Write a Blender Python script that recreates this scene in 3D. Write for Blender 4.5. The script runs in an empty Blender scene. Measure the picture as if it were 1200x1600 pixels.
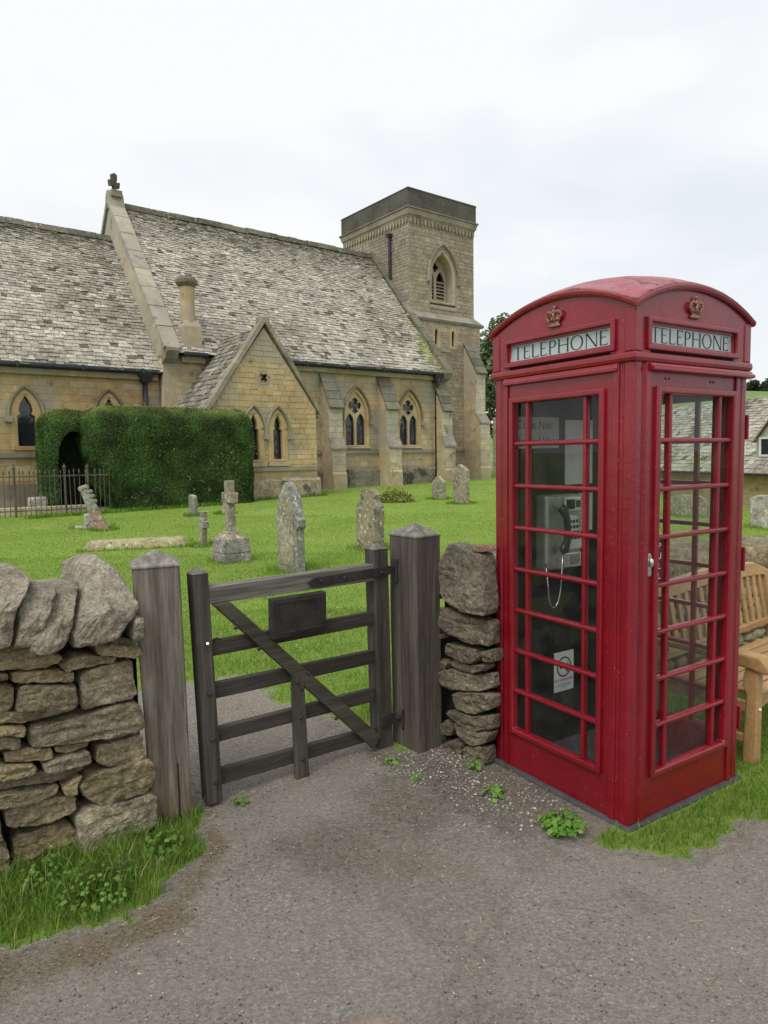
import bpy, bmesh, math, random
import numpy as np
from mathutils import Vector, Matrix, noise as mnoise
R = math.radians
random.seed(11)
rng = np.random.default_rng(7)
scene = bpy.context.scene
COL = scene.collection

# ------------------------------------------------------------------ camera
cam_d = bpy.data.cameras.new('camera'); cam = bpy.data.objects.new('camera', cam_d); COL.objects.link(cam)
scene.camera = cam
CAM_H = 1.674
cam_d.sensor_fit = 'HORIZONTAL'; cam_d.sensor_width = 36.0
cam_d.lens = 36.0 * 1072.3 / 1200.0
cam_d.clip_start = 0.05; cam_d.clip_end = 3000
cam.matrix_world = (Matrix.Translation((0, 0, CAM_H)) @ Matrix.Rotation(R(90) - 0.0833, 4, 'X')
                    @ Matrix.Rotation(-0.0157, 4, 'Z'))

# ------------------------------------------------------------------ world + sun
world = bpy.data.worlds.new('World'); scene.world = world; world.use_nodes = True
SUN_EL, SUN_AZ = R(56), R(-150)      # azimuth: angle of the sun from +Y, clockwise seen from above (behind the camera, left)
def setup_world():
    nt = world.node_tree; nt.nodes.clear(); N = nt.nodes.new; L = nt.links.new
    out = N('ShaderNodeOutputWorld'); bg = N('ShaderNodeBackground'); L(bg.outputs[0], out.inputs[0])
    sky = N('ShaderNodeTexSky'); sky.sky_type = 'NISHITA'; sky.sun_disc = False
    sky.sun_elevation = SUN_EL; sky.sun_rotation = SUN_AZ; sky.air_density = 1.0; sky.dust_density = 2.0
    tc = N('ShaderNodeTexCoord'); mp = N('ShaderNodeMapping'); mp.inputs['Scale'].default_value = (1.0, 1.0, 2.6)
    mp.inputs['Location'].default_value = (0.9, 0.35, 0.2)
    L(tc.outputs['Generated'], mp.inputs[0])
    nz = N('ShaderNodeTexNoise'); nz.inputs['Scale'].default_value = 2.1; nz.inputs['Detail'].default_value = 5; nz.inputs['Roughness'].default_value = .5
    nz.inputs['Distortion'].default_value = .25
    L(mp.outputs[0], nz.inputs['Vector'])
    ramp = N('ShaderNodeValToRGB'); e = ramp.color_ramp.elements
    e[0].position = .33; e[0].color = (7.5, 8.0, 8.5, 1); e[1].position = .56; e[1].color = (9.1, 9.15, 9.2, 1)
    L(nz.outputs['Fac'], ramp.inputs[0])
    mix = N('ShaderNodeMix'); mix.data_type = 'RGBA'; mix.inputs['Factor'].default_value = .93
    L(sky.outputs[0], mix.inputs['A']); L(ramp.outputs[0], mix.inputs['B'])
    L(mix.outputs['Result'], bg.inputs['Color']); bg.inputs['Strength'].default_value = 0.0735
setup_world()
sun_d = bpy.data.lights.new('sun', 'SUN'); sun = bpy.data.objects.new('sun', sun_d); COL.objects.link(sun)
sun_d.energy = 1.5; sun_d.angle = R(32); sun_d.color = (1.0, .965, .91)
sdir = Vector((math.sin(SUN_AZ) * math.cos(SUN_EL), math.cos(SUN_AZ) * math.cos(SUN_EL), math.sin(SUN_EL)))
sun.rotation_euler = sdir.to_track_quat('Z', 'Y').to_euler()
sun.location = (0, 0, 30)

vs = scene.view_settings
vs.view_transform = 'Standard'; vs.look = 'None'; vs.gamma = 1.0; vs.use_curve_mapping = False
vs.exposure = 0.62
scene.display_settings.display_device = 'sRGB'
scene.cycles.max_bounces = 8; scene.cycles.transparent_max_bounces = 24
scene.cycles.diffuse_bounces = 3; scene.cycles.glossy_bounces = 3
scene.cycles.caustics_reflective = False; scene.cycles.caustics_refractive = False

# ------------------------------------------------------------------ frames
PHI = R(37.6)
AX = Vector((math.cos(PHI), math.sin(PHI), 0)); NX = Vector((math.sin(PHI), -math.cos(PHI), 0))
OX = Vector((-1.029, 28.021, 0))
S0 = -15.17
def cw(s, n, z=0.0): return OX + AX * s + NX * n + Vector((0, 0, z))          # church frame to world
def gw(S, m, z=0.0): return cw(S + S0, 20 + m, z)                               # wall/gate frame to world
def to_g(x, y):
    dx, dy = x - OX.x, y - OX.y
    return dx * AX.x + dy * AX.y - S0, dx * NX.x + dy * NX.y - 20
def sstep(a, b, t):
    t = np.clip((t - a) / (b - a), 0, 1); return t * t * (3 - 2 * t)
def gz(x, y):
    x = np.asarray(x, float); y = np.asarray(y, float)
    z = .4 * np.clip((y - 4.5) / 23.5, 0, 1)
    z = z - 2.4 * sstep(8.6, 13.5, x) * sstep(6, 14, y)
    return z
def gzf(x, y): return float(gz(x, y))

# ------------------------------------------------------------------ mesh helpers
class MB:
    def __init__(s): s.v = []; s.f = []; s.c = []
    def add(s, verts, faces, col=(1, 1, 1)):
        b = len(s.v); s.v += [tuple(p) for p in verts]
        s.f += [tuple(i + b for i in f) for f in faces]; s.c += [col] * len(faces); return s
    def box(s, x0, x1, y0, y1, z0, z1, col=(1, 1, 1), P=None):
        vs_ = [(x, y, z) for z in (z0, z1) for y in (y0, y1) for x in (x0, x1)]
        if P: vs_ = [P(*p) for p in vs_]
        return s.add(vs_, [(0, 2, 3, 1), (4, 5, 7, 6), (0, 1, 5, 4), (2, 6, 7, 3), (0, 4, 6, 2), (1, 3, 7, 5)], col)
    def hexa(s, lo, hi, col=(1, 1, 1)):       # two quads, same winding (ccw from outside hi)
        return s.add(list(lo) + list(hi), [(3, 2, 1, 0), (4, 5, 6, 7), (0, 1, 5, 4), (1, 2, 6, 5), (2, 3, 7, 6), (3, 0, 4, 7)], col)
    def prism(s, poly, P, d0, d1, col=(1, 1, 1)):     # poly in (u,w); P(u,d,w)
        n = len(poly)
        vs_ = [P(u, d0, w) for u, w in poly] + [P(u, d1, w) for u, w in poly]
        fs = [tuple(range(n)), tuple(range(2 * n - 1, n - 1, -1))] + [(i, i + n, (i + 1) % n + n, (i + 1) % n) for i in range(n)]
        return s.add(vs_, fs, col)
    def tube(s, pts, r, n=8, col=(1, 1, 1), cap=True):
        pts = [Vector(p) for p in pts]; rs = r if isinstance(r, (list, tuple)) else [r] * len(pts)
        vs_ = []; up = Vector((0.013, .021, 1))
        prevx = None
        for i, p in enumerate(pts):
            t = (pts[min(i + 1, len(pts) - 1)] - pts[max(i - 1, 0)]).normalized()
            if prevx is None:
                x = t.cross(up) if abs(t.z) < .95 else t.cross(Vector((1, .02, 0)))
            else: x = prevx - t * prevx.dot(t)
            x.normalize(); y = t.cross(x); prevx = x
            for k in range(n):
                a_ = 2 * math.pi * k / n
                vs_.append(p + (x * math.cos(a_) + y * math.sin(a_)) * rs[i])
        fs = []
        for i in range(len(pts) - 1):
            for k in range(n):
                k2 = (k + 1) % n; fs.append((i * n + k, i * n + k2, (i + 1) * n + k2, (i + 1) * n + k))
        if cap: fs += [tuple(range(n - 1, -1, -1)), tuple(range((len(pts) - 1) * n, len(pts) * n))]
        return s.add(vs_, fs, col)
    def lathe(s, prof, n=12, c=(0, 0, 0), col=(1, 1, 1)):
        vs_ = []; c = Vector(c)
        for r_, z in prof:
            for k in range(n):
                a_ = 2 * math.pi * k / n; vs_.append(c + Vector((r_ * math.cos(a_), r_ * math.sin(a_), z)))
        fs = []; m = len(prof)
        for i in range(m - 1):
            for k in range(n):
                k2 = (k + 1) % n; fs.append((i * n + k, i * n + k2, (i + 1) * n + k2, (i + 1) * n + k))
        fs += [tuple(range(n - 1, -1, -1)), tuple(range((m - 1) * n, m * n))]
        return s.add(vs_, fs, col)
    def ball(s, c, r, col=(1, 1, 1), n=8, sc=(1, 1, 1)):
        m = max(4, n // 2 + 1); prof = []
        b = len(s.v)
        for i in range(m + 1):
            th = math.pi * (i / m) - math.pi / 2; prof.append((max(1e-4, math.cos(th)) * r, math.sin(th) * r))
        s.lathe(prof, n, (0, 0, 0), col)
        c = Vector(c)
        for i in range(b, len(s.v)):
            p = s.v[i]; s.v[i] = (p[0] * sc[0] + c.x, p[1] * sc[1] + c.y, p[2] * sc[2] + c.z)
        return s
    def build(s, name, mat, parent=None, smooth=False, bevel=0.0, seg=2, fix=True):
        me = bpy.data.meshes.new(name); me.from_pydata(s.v, [], s.f)
        if fix:
            bm = bmesh.new(); bm.from_mesh(me); bmesh.ops.recalc_face_normals(bm, faces=bm.faces); bm.to_mesh(me); bm.free()
        at = me.attributes.new('col', 'FLOAT_COLOR', 'FACE')
        ca = np.ones((len(s.f), 4), np.float32); ca[:, :3] = np.array(s.c, np.float32).reshape(-1, 3)
        at.data.foreach_set('color', ca.ravel())
        return link(name, me, mat, parent, smooth, bevel, seg)

def link(name, me, mat, parent=None, smooth=False, bevel=0.0, seg=2):
    o = bpy.data.objects.new(name, me); COL.objects.link(o)
    if mat is not None and len(me.materials) == 0: me.materials.append(mat)
    if parent is not None: o.parent = parent
    if smooth: me.polygons.foreach_set('use_smooth', [True] * len(me.polygons))
    if bevel:
        md = o.modifiers.new('bevel', 'BEVEL'); md.width = bevel; md.segments = seg; md.limit_method = 'ANGLE'; md.angle_limit = R(40)
    return o
def np_mesh(name, V, F, C, mat, parent=None, smooth=False):
    """V (n,3), F (m,k) same-size faces, C (m,3) face colours"""
    me = bpy.data.meshes.new(name); V = np.asarray(V, np.float32); F = np.asarray(F, np.int32)
    me.vertices.add(len(V)); me.vertices.foreach_set('co', V.ravel())
    k = F.shape[1]; me.loops.add(F.size); me.loops.foreach_set('vertex_index', F.ravel())
    me.polygons.add(len(F)); me.polygons.foreach_set('loop_start', np.arange(0, F.size, k, dtype=np.int32))
    at = me.attributes.new('col', 'FLOAT_COLOR', 'FACE')
    ca = np.ones((len(F), 4), np.float32); ca[:, :3] = C; at.data.foreach_set('color', ca.ravel())
    me.update(calc_edges=True); me.validate()
    return link(name, me, mat, parent, smooth)
def empty(name, loc=(0, 0, 0), rz=0.0):
    o = bpy.data.objects.new(name, None); COL.objects.link(o); o.location = loc; o.rotation_euler = (0, 0, rz)
    o.empty_display_size = .1; return o
def tag(o, label=None, cat=None, group=None, kind=None):
    if label: o['label'] = label
    if cat: o['category'] = cat
    if group: o['group'] = group
    if kind: o['kind'] = kind
    return o
def plate(outer, holes, P, d0, d1, col=(1, 1, 1)):
    """flat plate with holes: (mesh) outline in (u,w), depth d0..d1, mapped by P(u,d,w)"""
    cu = bpy.data.curves.new('c', 'CURVE'); cu.dimensions = '2D'; cu.fill_mode = 'BOTH'; cu.extrude = .5
    for pl in [outer] + list(holes):
        sp = cu.splines.new('POLY'); sp.points.add(len(pl) - 1); sp.use_cyclic_u = True
        for i, (u, w) in enumerate(pl): sp.points[i].co = (u, w, 0, 1)
    ob = bpy.data.objects.new('c', cu); me = bpy.data.meshes.new_from_object(ob)
    bpy.data.objects.remove(ob); bpy.data.curves.remove(cu)
    for vtx in me.vertices:
        u, w, e = vtx.co; vtx.co = P(u, d0 if e < 0 else d1, w)
    bm = bmesh.new(); bm.from_mesh(me); bmesh.ops.remove_doubles(bm, verts=bm.verts, dist=1e-5)
    bmesh.ops.recalc_face_normals(bm, faces=bm.faces); bm.to_mesh(me); bm.free()
    at = me.attributes.new('col', 'FLOAT_COLOR', 'FACE')
    ca = np.ones((len(me.polygons), 4), np.float32); ca[:, :3] = col; at.data.foreach_set('color', ca.ravel())
    return me
def text_mesh(body, size, P, extrude=.0008, align='CENTER', spacing=1.0):
    cu = bpy.data.curves.new('t', 'FONT'); cu.body = body; cu.size = size; cu.extrude = .5; cu.align_x = align; cu.align_y = 'CENTER'
    cu.space_character = spacing
    ob = bpy.data.objects.new('t', cu); me = bpy.data.meshes.new_from_object(ob)
    bpy.data.objects.remove(ob); bpy.data.curves.remove(cu)
    for vtx in me.vertices:
        u, w, e = vtx.co; vtx.co = P(u, extrude * (e + .5), w)
    me.materials.clear()
    return me
def jit(c, a=.08, h=.012):
    k = 1 + random.uniform(-a, a); return tuple(max(.002, x * k * (1 + random.uniform(-h, h))) for x in c)
def mixc(a_, b_, t): return tuple(x * (1 - t) + y * t for x, y in zip(a_, b_))
def arch(hw, z0, zs, za, cx=0.0, n=9):
    h = za - zs; Rr = (hw * hw + h * h) / (2 * hw); pts = [(cx - hw, z0), (cx + hw, z0)]
    a1 = math.asin(min(1, h / Rr))
    right = [(cx + hw - Rr + Rr * math.cos(a1 * i / n), zs + Rr * math.sin(a1 * i / n)) for i in range(n + 1)]
    left = [(2 * cx - x, z) for x, z in right[:-1]][::-1]
    return pts + right + left
def foil(cx, cz, r, lobes=4, rot=0.0, k=.62, n=7):
    pts = []
    for j in range(lobes):
        a0 = rot + 2 * math.pi * j / lobes; c = (cx + r * (1 - k) * math.cos(a0) * 1.25, cz + r * (1 - k) * math.sin(a0) * 1.25)
        for i in range(n):
            t = a0 + (i / (n - 1) - .5) * math.pi * 1.25
            pts.append((c[0] + r * k * .85 * math.cos(t), c[1] + r * k * .85 * math.sin(t)))
    return pts

# ------------------------------------------------------------------ materials
def material(name, base='attr', rough=.85, var=(), spots=(), bump=(), coord='pos', stretch=(1, 1, 1), metallic=0.0, spec=.35, coat=0.0, objvar=0.0):
    m = bpy.data.materials.new(name); m.use_nodes = True; nt = m.node_tree; nt.nodes.clear(); N = nt.nodes.new; L = nt.links.new
    out = N('ShaderNodeOutputMaterial'); bs = N('ShaderNodeBsdfPrincipled'); L(bs.outputs[0], out.inputs[0])
    bs.inputs['Roughness'].default_value = rough; bs.inputs['Metallic'].default_value = metallic
    bs.inputs['Specular IOR Level'].default_value = spec; bs.inputs['Coat Weight'].default_value = coat; bs.inputs['Coat Roughness'].default_value = .15
    if coord == 'pos': src = N('ShaderNodeNewGeometry').outputs['Position']
    else: src = N('ShaderNodeTexCoord').outputs['Object']
    mp = N('ShaderNodeMapping'); mp.inputs['Scale'].default_value = stretch; L(src, mp.inputs[0]); vec = mp.outputs[0]
    if base == 'attr':
        at = N('ShaderNodeAttribute'); at.attribute_name = 'col'; c = at.outputs['Color']
    else:
        rgb = N('ShaderNodeRGB'); rgb.outputs[0].default_value = (*base, 1); c = rgb.outputs[0]
    def noise(scale, detail=4, rgh=.55, dist=0.0, v=None):
        nz = N('ShaderNodeTexNoise'); nz.inputs['Scale'].default_value = scale; nz.inputs['Detail'].default_value = detail
        nz.inputs['Roughness'].default_value = rgh; nz.inputs['Distortion'].default_value = dist; L(v or vec, nz.inputs['Vector']); return nz.outputs['Fac']
    def mrange(x, a, b, lo, hi, smooth=False):
        mr = N('ShaderNodeMapRange'); mr.inputs[1].default_value = a; mr.inputs[2].default_value = b; mr.inputs[3].default_value = lo; mr.inputs[4].default_value = hi
        if smooth: mr.interpolation_type = 'SMOOTHSTEP'
        L(x, mr.inputs[0]); return mr.outputs[0]
    def mul(c, f):
        mx = N('ShaderNodeMix'); mx.data_type = 'RGBA'; mx.blend_type = 'MULTIPLY'; mx.inputs['Factor'].default_value = 1
        L(c, mx.inputs['A']); L(f, mx.inputs['B']); return mx.outputs['Result']
    for (sc, lo, hi) in var: c = mul(c, mrange(noise(sc), .28, .72, lo, hi))
    for sp in spots:
        col, sc, thr, wd = sp[:4]; amt = sp[4] if len(sp) > 4 else 1.0
        f = mrange(noise(sc, 5, .6), thr, thr + wd, 0, amt, True)
        mx = N('ShaderNodeMix'); mx.data_type = 'RGBA'; L(f, mx.inputs['Factor']); L(c, mx.inputs['A']); mx.inputs['B'].default_value = (*col, 1); c = mx.outputs['Result']
    if objvar:
        oi = N('ShaderNodeObjectInfo'); c = mul(c, mrange(oi.outputs['Random'], 0, 1, 1 - objvar, 1 + objvar))
    L(c, bs.inputs['Base Color'])
    nrm = None
    for (sc, st, ds) in bump:
        bp = N('ShaderNodeBump'); bp.inputs['Strength'].default_value = st; bp.inputs['Distance'].default_value = ds
        L(noise(sc, 6, .62), bp.inputs['Height'])
        if nrm: L(nrm, bp.inputs['Normal'])
        nrm = bp.outputs[0]
    if nrm: L(nrm, bs.inputs['Normal'])
    return m

M = {}
M['stone'] = material('dry_limestone', var=[(5, .62, 1.3), (28, .62, 1.36), (90, .62, 1.36)],
    spots=[((.10, .092, .07), 8, .60, .12, .55), ((.56, .54, .46), 30, .655, .04, .75), ((.62, .61, .56), 8, .715, .02, .9), ((.27, .22, .09), 9, .60, .1, .5)], bump=[(20, .7, .04), (60, .9, .03), (170, .8, .012)], rough=.97)
M['ashlar'] = material('cotswold_ashlar', var=[(.55, .74, 1.2), (3.2, .82, 1.16), (22, .8, 1.18)],
    spots=[((.33, .305, .25), .75, .475, .14, .75), ((.13, .115, .09), 1.9, .59, .12, .65), ((.20, .15, .075), 3.1, .64, .1, .4), ((.62, .57, .45), 14, .68, .05, .5)], bump=[(14, .3, .03), (60, .35, .012)], rough=.93)
M['rubble'] = material('tower_rubble', var=[(.6, .78, 1.18), (4, .78, 1.2), (16, .72, 1.25)],
    spots=[((.24, .225, .19), 1.3, .54, .14, .5), ((.46, .43, .36), 7, .64, .05, .6), ((.09, .085, .07), 9, .66, .08, .5)], bump=[(9, .5, .05), (40, .4, .02)], rough=.95)
M['dressed'] = material('dressed_golden_stone', var=[(2, .78, 1.18), (18, .85, 1.15)], spots=[((.25, .23, .19), 3.5, .62, .12, .6)], bump=[(40, .25, .01)], rough=.9)
M['dark_stone'] = material('blackened_lichen_stone', var=[(1.2, .7, 1.3), (12, .7, 1.3)], spots=[((.26, .25, .21), 10, .66, .06, .6), ((.17, .15, .07), 3, .62, .1, .5)], bump=[(16, .5, .03)], rough=.95)
M['tile'] = material('stone_roof_tile', var=[(1.1, .82, 1.16), (7, .68, 1.28), (26, .7, 1.3)],
    spots=[((.055, .052, .043), 4.2, .625, .06, .85), ((.60, .58, .50), 9, .60, .06, .55), ((.20, .17, .085), 5.5, .60, .08, .5)], bump=[(18, .5, .03), (70, .4, .01)], rough=.95)
M['grave'] = material('lichened_gravestone', var=[(3, .6, 1.3), (14, .7, 1.3), (45, .7, 1.3)], spots=[((.30, .235, .10), 4, .56, .1, .6), ((.05, .05, .046), 6, .57, .1, .7), ((.60, .58, .49), 17, .585, .05, .8)], bump=[(26, .5, .02), (110, .4, .006)], rough=.95)
M['plinth'] = material('stained_plinth_stone', var=[(1.6, .6, 1.35), (9, .65, 1.35), (30, .7, 1.3)], spots=[((.045, .045, .038), 1.7, .50, .12, .8), ((.40, .37, .30), 8, .60, .06, .6), ((.10, .12, .035), 2.6, .62, .1, .6)], bump=[(9, .7, .05), (40, .5, .02)], rough=.97)
M['leadpipe'] = material('black_cast_iron', (.032, .032, .04), rough=.5, var=[(8, .7, 1.4)])
M['glass_dark'] = None
M['wood_v'] = material('weathered_oak_upright', rough=.85, coord='obj', stretch=(1, 1, .06), var=[(9, .55, 1.35), (34, .65, 1.3), (110, .7, 1.25)], spots=[((.028, .024, .021), 8, .57, .1, .8), ((.11, .11, .06), 5, .62, .1, .4)], bump=[(60, .6, .008), (160, .4, .003)])
M['wood_h'] = material('weathered_oak_rail', rough=.85, coord='obj', stretch=(.06, 1, 1), var=[(9, .55, 1.35), (34, .65, 1.3), (110, .7, 1.25)], spots=[((.03, .028, .025), 10, .60, .1, .7), ((.30, .30, .27), 60, .72, .05, .5)], bump=[(60, .6, .008), (160, .4, .003)])
M['teak'] = material('oiled_teak', (.40, .245, .105), rough=.5, coord='obj', stretch=(.4, 1, 1), var=[(5, .8, 1.15), (40, .86, 1.12)], bump=[(60, .2, .003)], objvar=.12)
M['iron'] = material('rusty_black_iron', (.028, .025, .024), rough=.6, var=[(20, .6, 1.5)], spots=[((.10, .045, .025), 18, .60, .1, .6)], bump=[(60, .3, .004)])
M['rail_iron'] = material('lichened_iron_railing', (.085, .075, .058), rough=.75, var=[(6, .6, 1.5)], spots=[((.15, .13, .09), 12, .60, .1, .6)])
M['red'] = material('red_gloss_paint', (.205, .0036, .0125), rough=.30, var=[(1.5, .82, 1.14), (9, .88, 1.10)], spots=[((.30, .07, .08), 30, .70, .03, .6), ((.085, .004, .008), 4, .60, .15, .55), ((.30, .17, .16), 75, .665, .03, .7), ((.24, .02, .03), 2.2, .58, .14, .4)], bump=[(45, .25, .006), (9, .22, .02)], spec=.5, coat=.25)
M['red_dome'] = material('sky_tinted_flaking_red_paint', (.30, .075, .09), rough=.45, var=[(4, .8, 1.2), (40, .85, 1.15)], spots=[((.32, .135, .15), 9, .47, .12, .75), ((.10, .012, .018), 13, .585, .04, .85), ((.09, .05, .045), 30, .64, .04, .7)], bump=[(13, .7, .02), (60, .5, .006)], spec=.45)  # flakes are real; the lighter pink also paints in sky reflection
M['red_dark'] = material('dark_red_plate', (.085, .006, .012), rough=.5)
M['opal'] = material('opal_sign_glass', (.40, .475, .47), rough=.25, var=[(3, .92, 1.06)], spec=.5)
M['ink'] = material('black_sign_letter', (.018, .018, .026), rough=.45)
M['white_ink'] = material('white_letter', (.7, .68, .66), rough=.5)
M['redink'] = material('red_sign_ink', (.5, .02, .03), rough=.5)
M['blueink'] = material('blue_sign_ink', (.03, .06, .3), rough=.5)
M['crown'] = material('worn_gilt_crown', (.33, .165, .12), rough=.5, var=[(90, .6, 1.2)], spots=[((.28, .012, .022), 60, .56, .06, .8)], spec=.4)
M['chrome'] = material('chromed_metal', (.62, .62, .63), rough=.18, metallic=1.0, var=[(30, .8, 1.1)])
M['steel'] = material('brushed_payphone_steel', (.36, .37, .33), rough=.42, metallic=.7, var=[(14, .8, 1.15)])
M['black_plastic'] = material('black_handset_plastic', (.012, .012, .013), rough=.35, spec=.5)
M['backboard'] = material('black_backboard', (.0065, .007, .007), rough=.6, var=[(5, .6, 1.6)], spots=[((.04, .04, .036), 18, .70, .05, .5)], spec=.2)
M['paper'] = material('faded_white_paper', (.72, .73, .73), rough=.8, var=[(9, .88, 1.08)])
M['grey_paper'] = material('grey_notice_card', (.48, .50, .50), rough=.7, var=[(5, .9, 1.08)])
M['concrete'] = material('grey_concrete', (.06, .06, .062), rough=.9, var=[(12, .7, 1.25), (70, .75, 1.2)], bump=[(60, .5, .008)])
M['white_paint'] = material('white_window_paint', (.68, .69, .68), rough=.6)
M['core'] = material('dark_wall_fill', (.016, .014, .011), rough=1.0, bump=[(30, .8, .03)])
M['bark'] = material('tree_bark', (.07, .055, .04), rough=.95, var=[(10, .6, 1.4)], bump=[(20, .7, .03)])
M['notice'] = material('black_noticeboard', (.026, .023, .02), rough=.6, var=[(12, .6, 1.6)], bump=[(40, .2, .003)])
M['rust_cover'] = material('rusty_drain_iron', (.20, .16, .125), rough=.85, var=[(15, .7, 1.3), (80, .7, 1.25)], bump=[(80, .5, .004)])
def leaf_material(name, trans=.35, rough=.55):
    m = bpy.data.materials.new(name); m.use_nodes = True; nt = m.node_tree; nt.nodes.clear(); N = nt.nodes.new; L = nt.links.new
    out = N('ShaderNodeOutputMaterial'); at = N('ShaderNodeAttribute'); at.attribute_name = 'col'
    pb = N('ShaderNodeBsdfPrincipled'); pb.inputs['Roughness'].default_value = rough; pb.inputs['Specular IOR Level'].default_value = .25
    tr = N('ShaderNodeBsdfTranslucent'); mx = N('ShaderNodeMixShader'); mx.inputs[0].default_value = trans
    hs = N('ShaderNodeHueSaturation'); hs.inputs['Value'].default_value = 1.25; hs.inputs['Saturation'].default_value = 1.1
    L(at.outputs['Color'], pb.inputs['Base Color']); L(at.outputs['Color'], hs.inputs['Color']); L(hs.outputs[0], tr.inputs['Color'])
    L(pb.outputs[0], mx.inputs[1]); L(tr.outputs[0], mx.inputs[2]); L(mx.outputs[0], out.inputs[0]); return m
M['leaf'] = leaf_material('leaf')
M['blade'] = leaf_material('grass_blade', .4, .5)
M['yew'] = leaf_material('yew_needles', .15, .6)
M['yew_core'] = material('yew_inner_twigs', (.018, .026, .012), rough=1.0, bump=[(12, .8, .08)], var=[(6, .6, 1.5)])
def glass_material(name, dirt=.06, tint=(.93, .95, .94), dirt_col=(.4, .4, .38)):
    m = bpy.data.materials.new(name); m.use_nodes = True; nt = m.node_tree; nt.nodes.clear(); N = nt.nodes.new; L = nt.links.new
    out = N('ShaderNodeOutputMaterial'); tr = N('ShaderNodeBsdfTransparent'); tr.inputs[0].default_value = (*tint, 1)
    gl = N('ShaderNodeBsdfGlossy'); gl.inputs['Roughness'].default_value = .015
    fr = N('ShaderNodeFresnel'); gb = N('ShaderNodeNewGeometry'); im = N('ShaderNodeMapRange'); im.inputs[3].default_value = 1.42; im.inputs[4].default_value = 1.0005
    L(gb.outputs['Backfacing'], im.inputs[0]); L(im.outputs[0], fr.inputs[0])      # one reflecting surface per thin pane
    m1 = N('ShaderNodeMixShader'); L(fr.outputs[0], m1.inputs[0]); L(tr.outputs[0], m1.inputs[1]); L(gl.outputs[0], m1.inputs[2])
    df = N('ShaderNodeBsdfDiffuse'); df.inputs[0].default_value = (*dirt_col, 1)
    nz = N('ShaderNodeTexNoise'); nz.inputs['Scale'].default_value = 9; nz.inputs['Detail'].default_value = 6
    geo = N('ShaderNodeNewGeometry'); L(geo.outputs['Position'], nz.inputs['Vector'])
    mr = N('ShaderNodeMapRange'); mr.inputs[1].default_value = .4; mr.inputs[2].default_value = .75; mr.inputs[3].default_value = dirt * .4; mr.inputs[4].default_value = dirt * 1.8
    L(nz.outputs['Fac'], mr.inputs[0]); m2 = N('ShaderNodeMixShader'); L(mr.outputs[0], m2.inputs[0]); L(m1.outputs[0], m2.inputs[1]); L(df.outputs[0], m2.inputs[2])
    L(m2.outputs[0], out.inputs[0]); return m
M['glass'] = glass_material('dusty_window_glass', .018)
def leaded_material():
    m = bpy.data.materials.new('leaded_church_glass'); m.use_nodes = True; nt = m.node_tree; nt.nodes.clear(); N = nt.nodes.new; L = nt.links.new
    out = N('ShaderNodeOutputMaterial'); bs = N('ShaderNodeBsdfPrincipled'); L(bs.outputs[0], out.inputs[0])
    bs.inputs['Base Color'].default_value = (.02, .023, .03, 1); bs.inputs['Roughness'].default_value = .12; bs.inputs['Specular IOR Level'].default_value = .7
    tc = N('ShaderNodeTexCoord'); mp = N('ShaderNodeMapping'); mp.inputs['Rotation'].default_value = (0, R(45), 0); mp.inputs['Scale'].default_value = (8.5, 8.5, 8.5); L(tc.outputs['Object'], mp.inputs[0])
    vo = N('ShaderNodeTexWhiteNoise'); vo.noise_dimensions = '3D'; sn = N('ShaderNodeVectorMath'); sn.operation = 'FLOOR'; L(mp.outputs[0], sn.inputs[0]); L(sn.outputs[0], vo.inputs[0])
    geo = N('ShaderNodeNewGeometry'); vm = N('ShaderNodeVectorMath'); vm.operation = 'SUBTRACT'; L(vo.outputs['Color'], vm.inputs[0]); vm.inputs[1].default_value = (.5, .5, .5)
    sc = N('ShaderNodeVectorMath'); sc.operation = 'SCALE'; sc.inputs[3].default_value = .10; L(vm.outputs[0], sc.inputs[0])
    ad = N('ShaderNodeVectorMath'); ad.operation = 'ADD'; L(geo.outputs['Normal'], ad.inputs[0]); L(sc.outputs[0], ad.inputs[1])
    nm = N('ShaderNodeVectorMath'); nm.operation = 'NORMALIZE'; L(ad.outputs[0], nm.inputs[0]); L(nm.outputs[0], bs.inputs['Normal'])
    return m
M['leaded'] = leaded_material()

# ------------------------------------------------------------------ ground
def vnoise(x, y, seed=0):
    xi = np.floor(x).astype(np.int64); yi = np.floor(y).astype(np.int64); fx = x - xi; fy = y - yi
    fx = fx * fx * (3 - 2 * fx); fy = fy * fy * (3 - 2 * fy)
    def h(a_, b_):
        n = (a_ * 374761393 + b_ * 668265263 + seed * 1442695041) & 0x7fffffff
        n = ((n ^ (n >> 13)) * 1274126177) & 0x7fffffff
        return ((n ^ (n >> 16)) & 0xffff) / 65535.0
    return (h(xi, yi) * (1 - fx) + h(xi + 1, yi) * fx) * (1 - fy) + (h(xi, yi + 1) * (1 - fx) + h(xi + 1, yi + 1) * fx) * fy
def fbm(x, y, seed=0):
    return (vnoise(x, y, seed) + .5 * vnoise(x * 2.1, y * 2.1, seed + 1) + .25 * vnoise(x * 4.3, y * 4.3, seed + 2)) / 1.75
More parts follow.
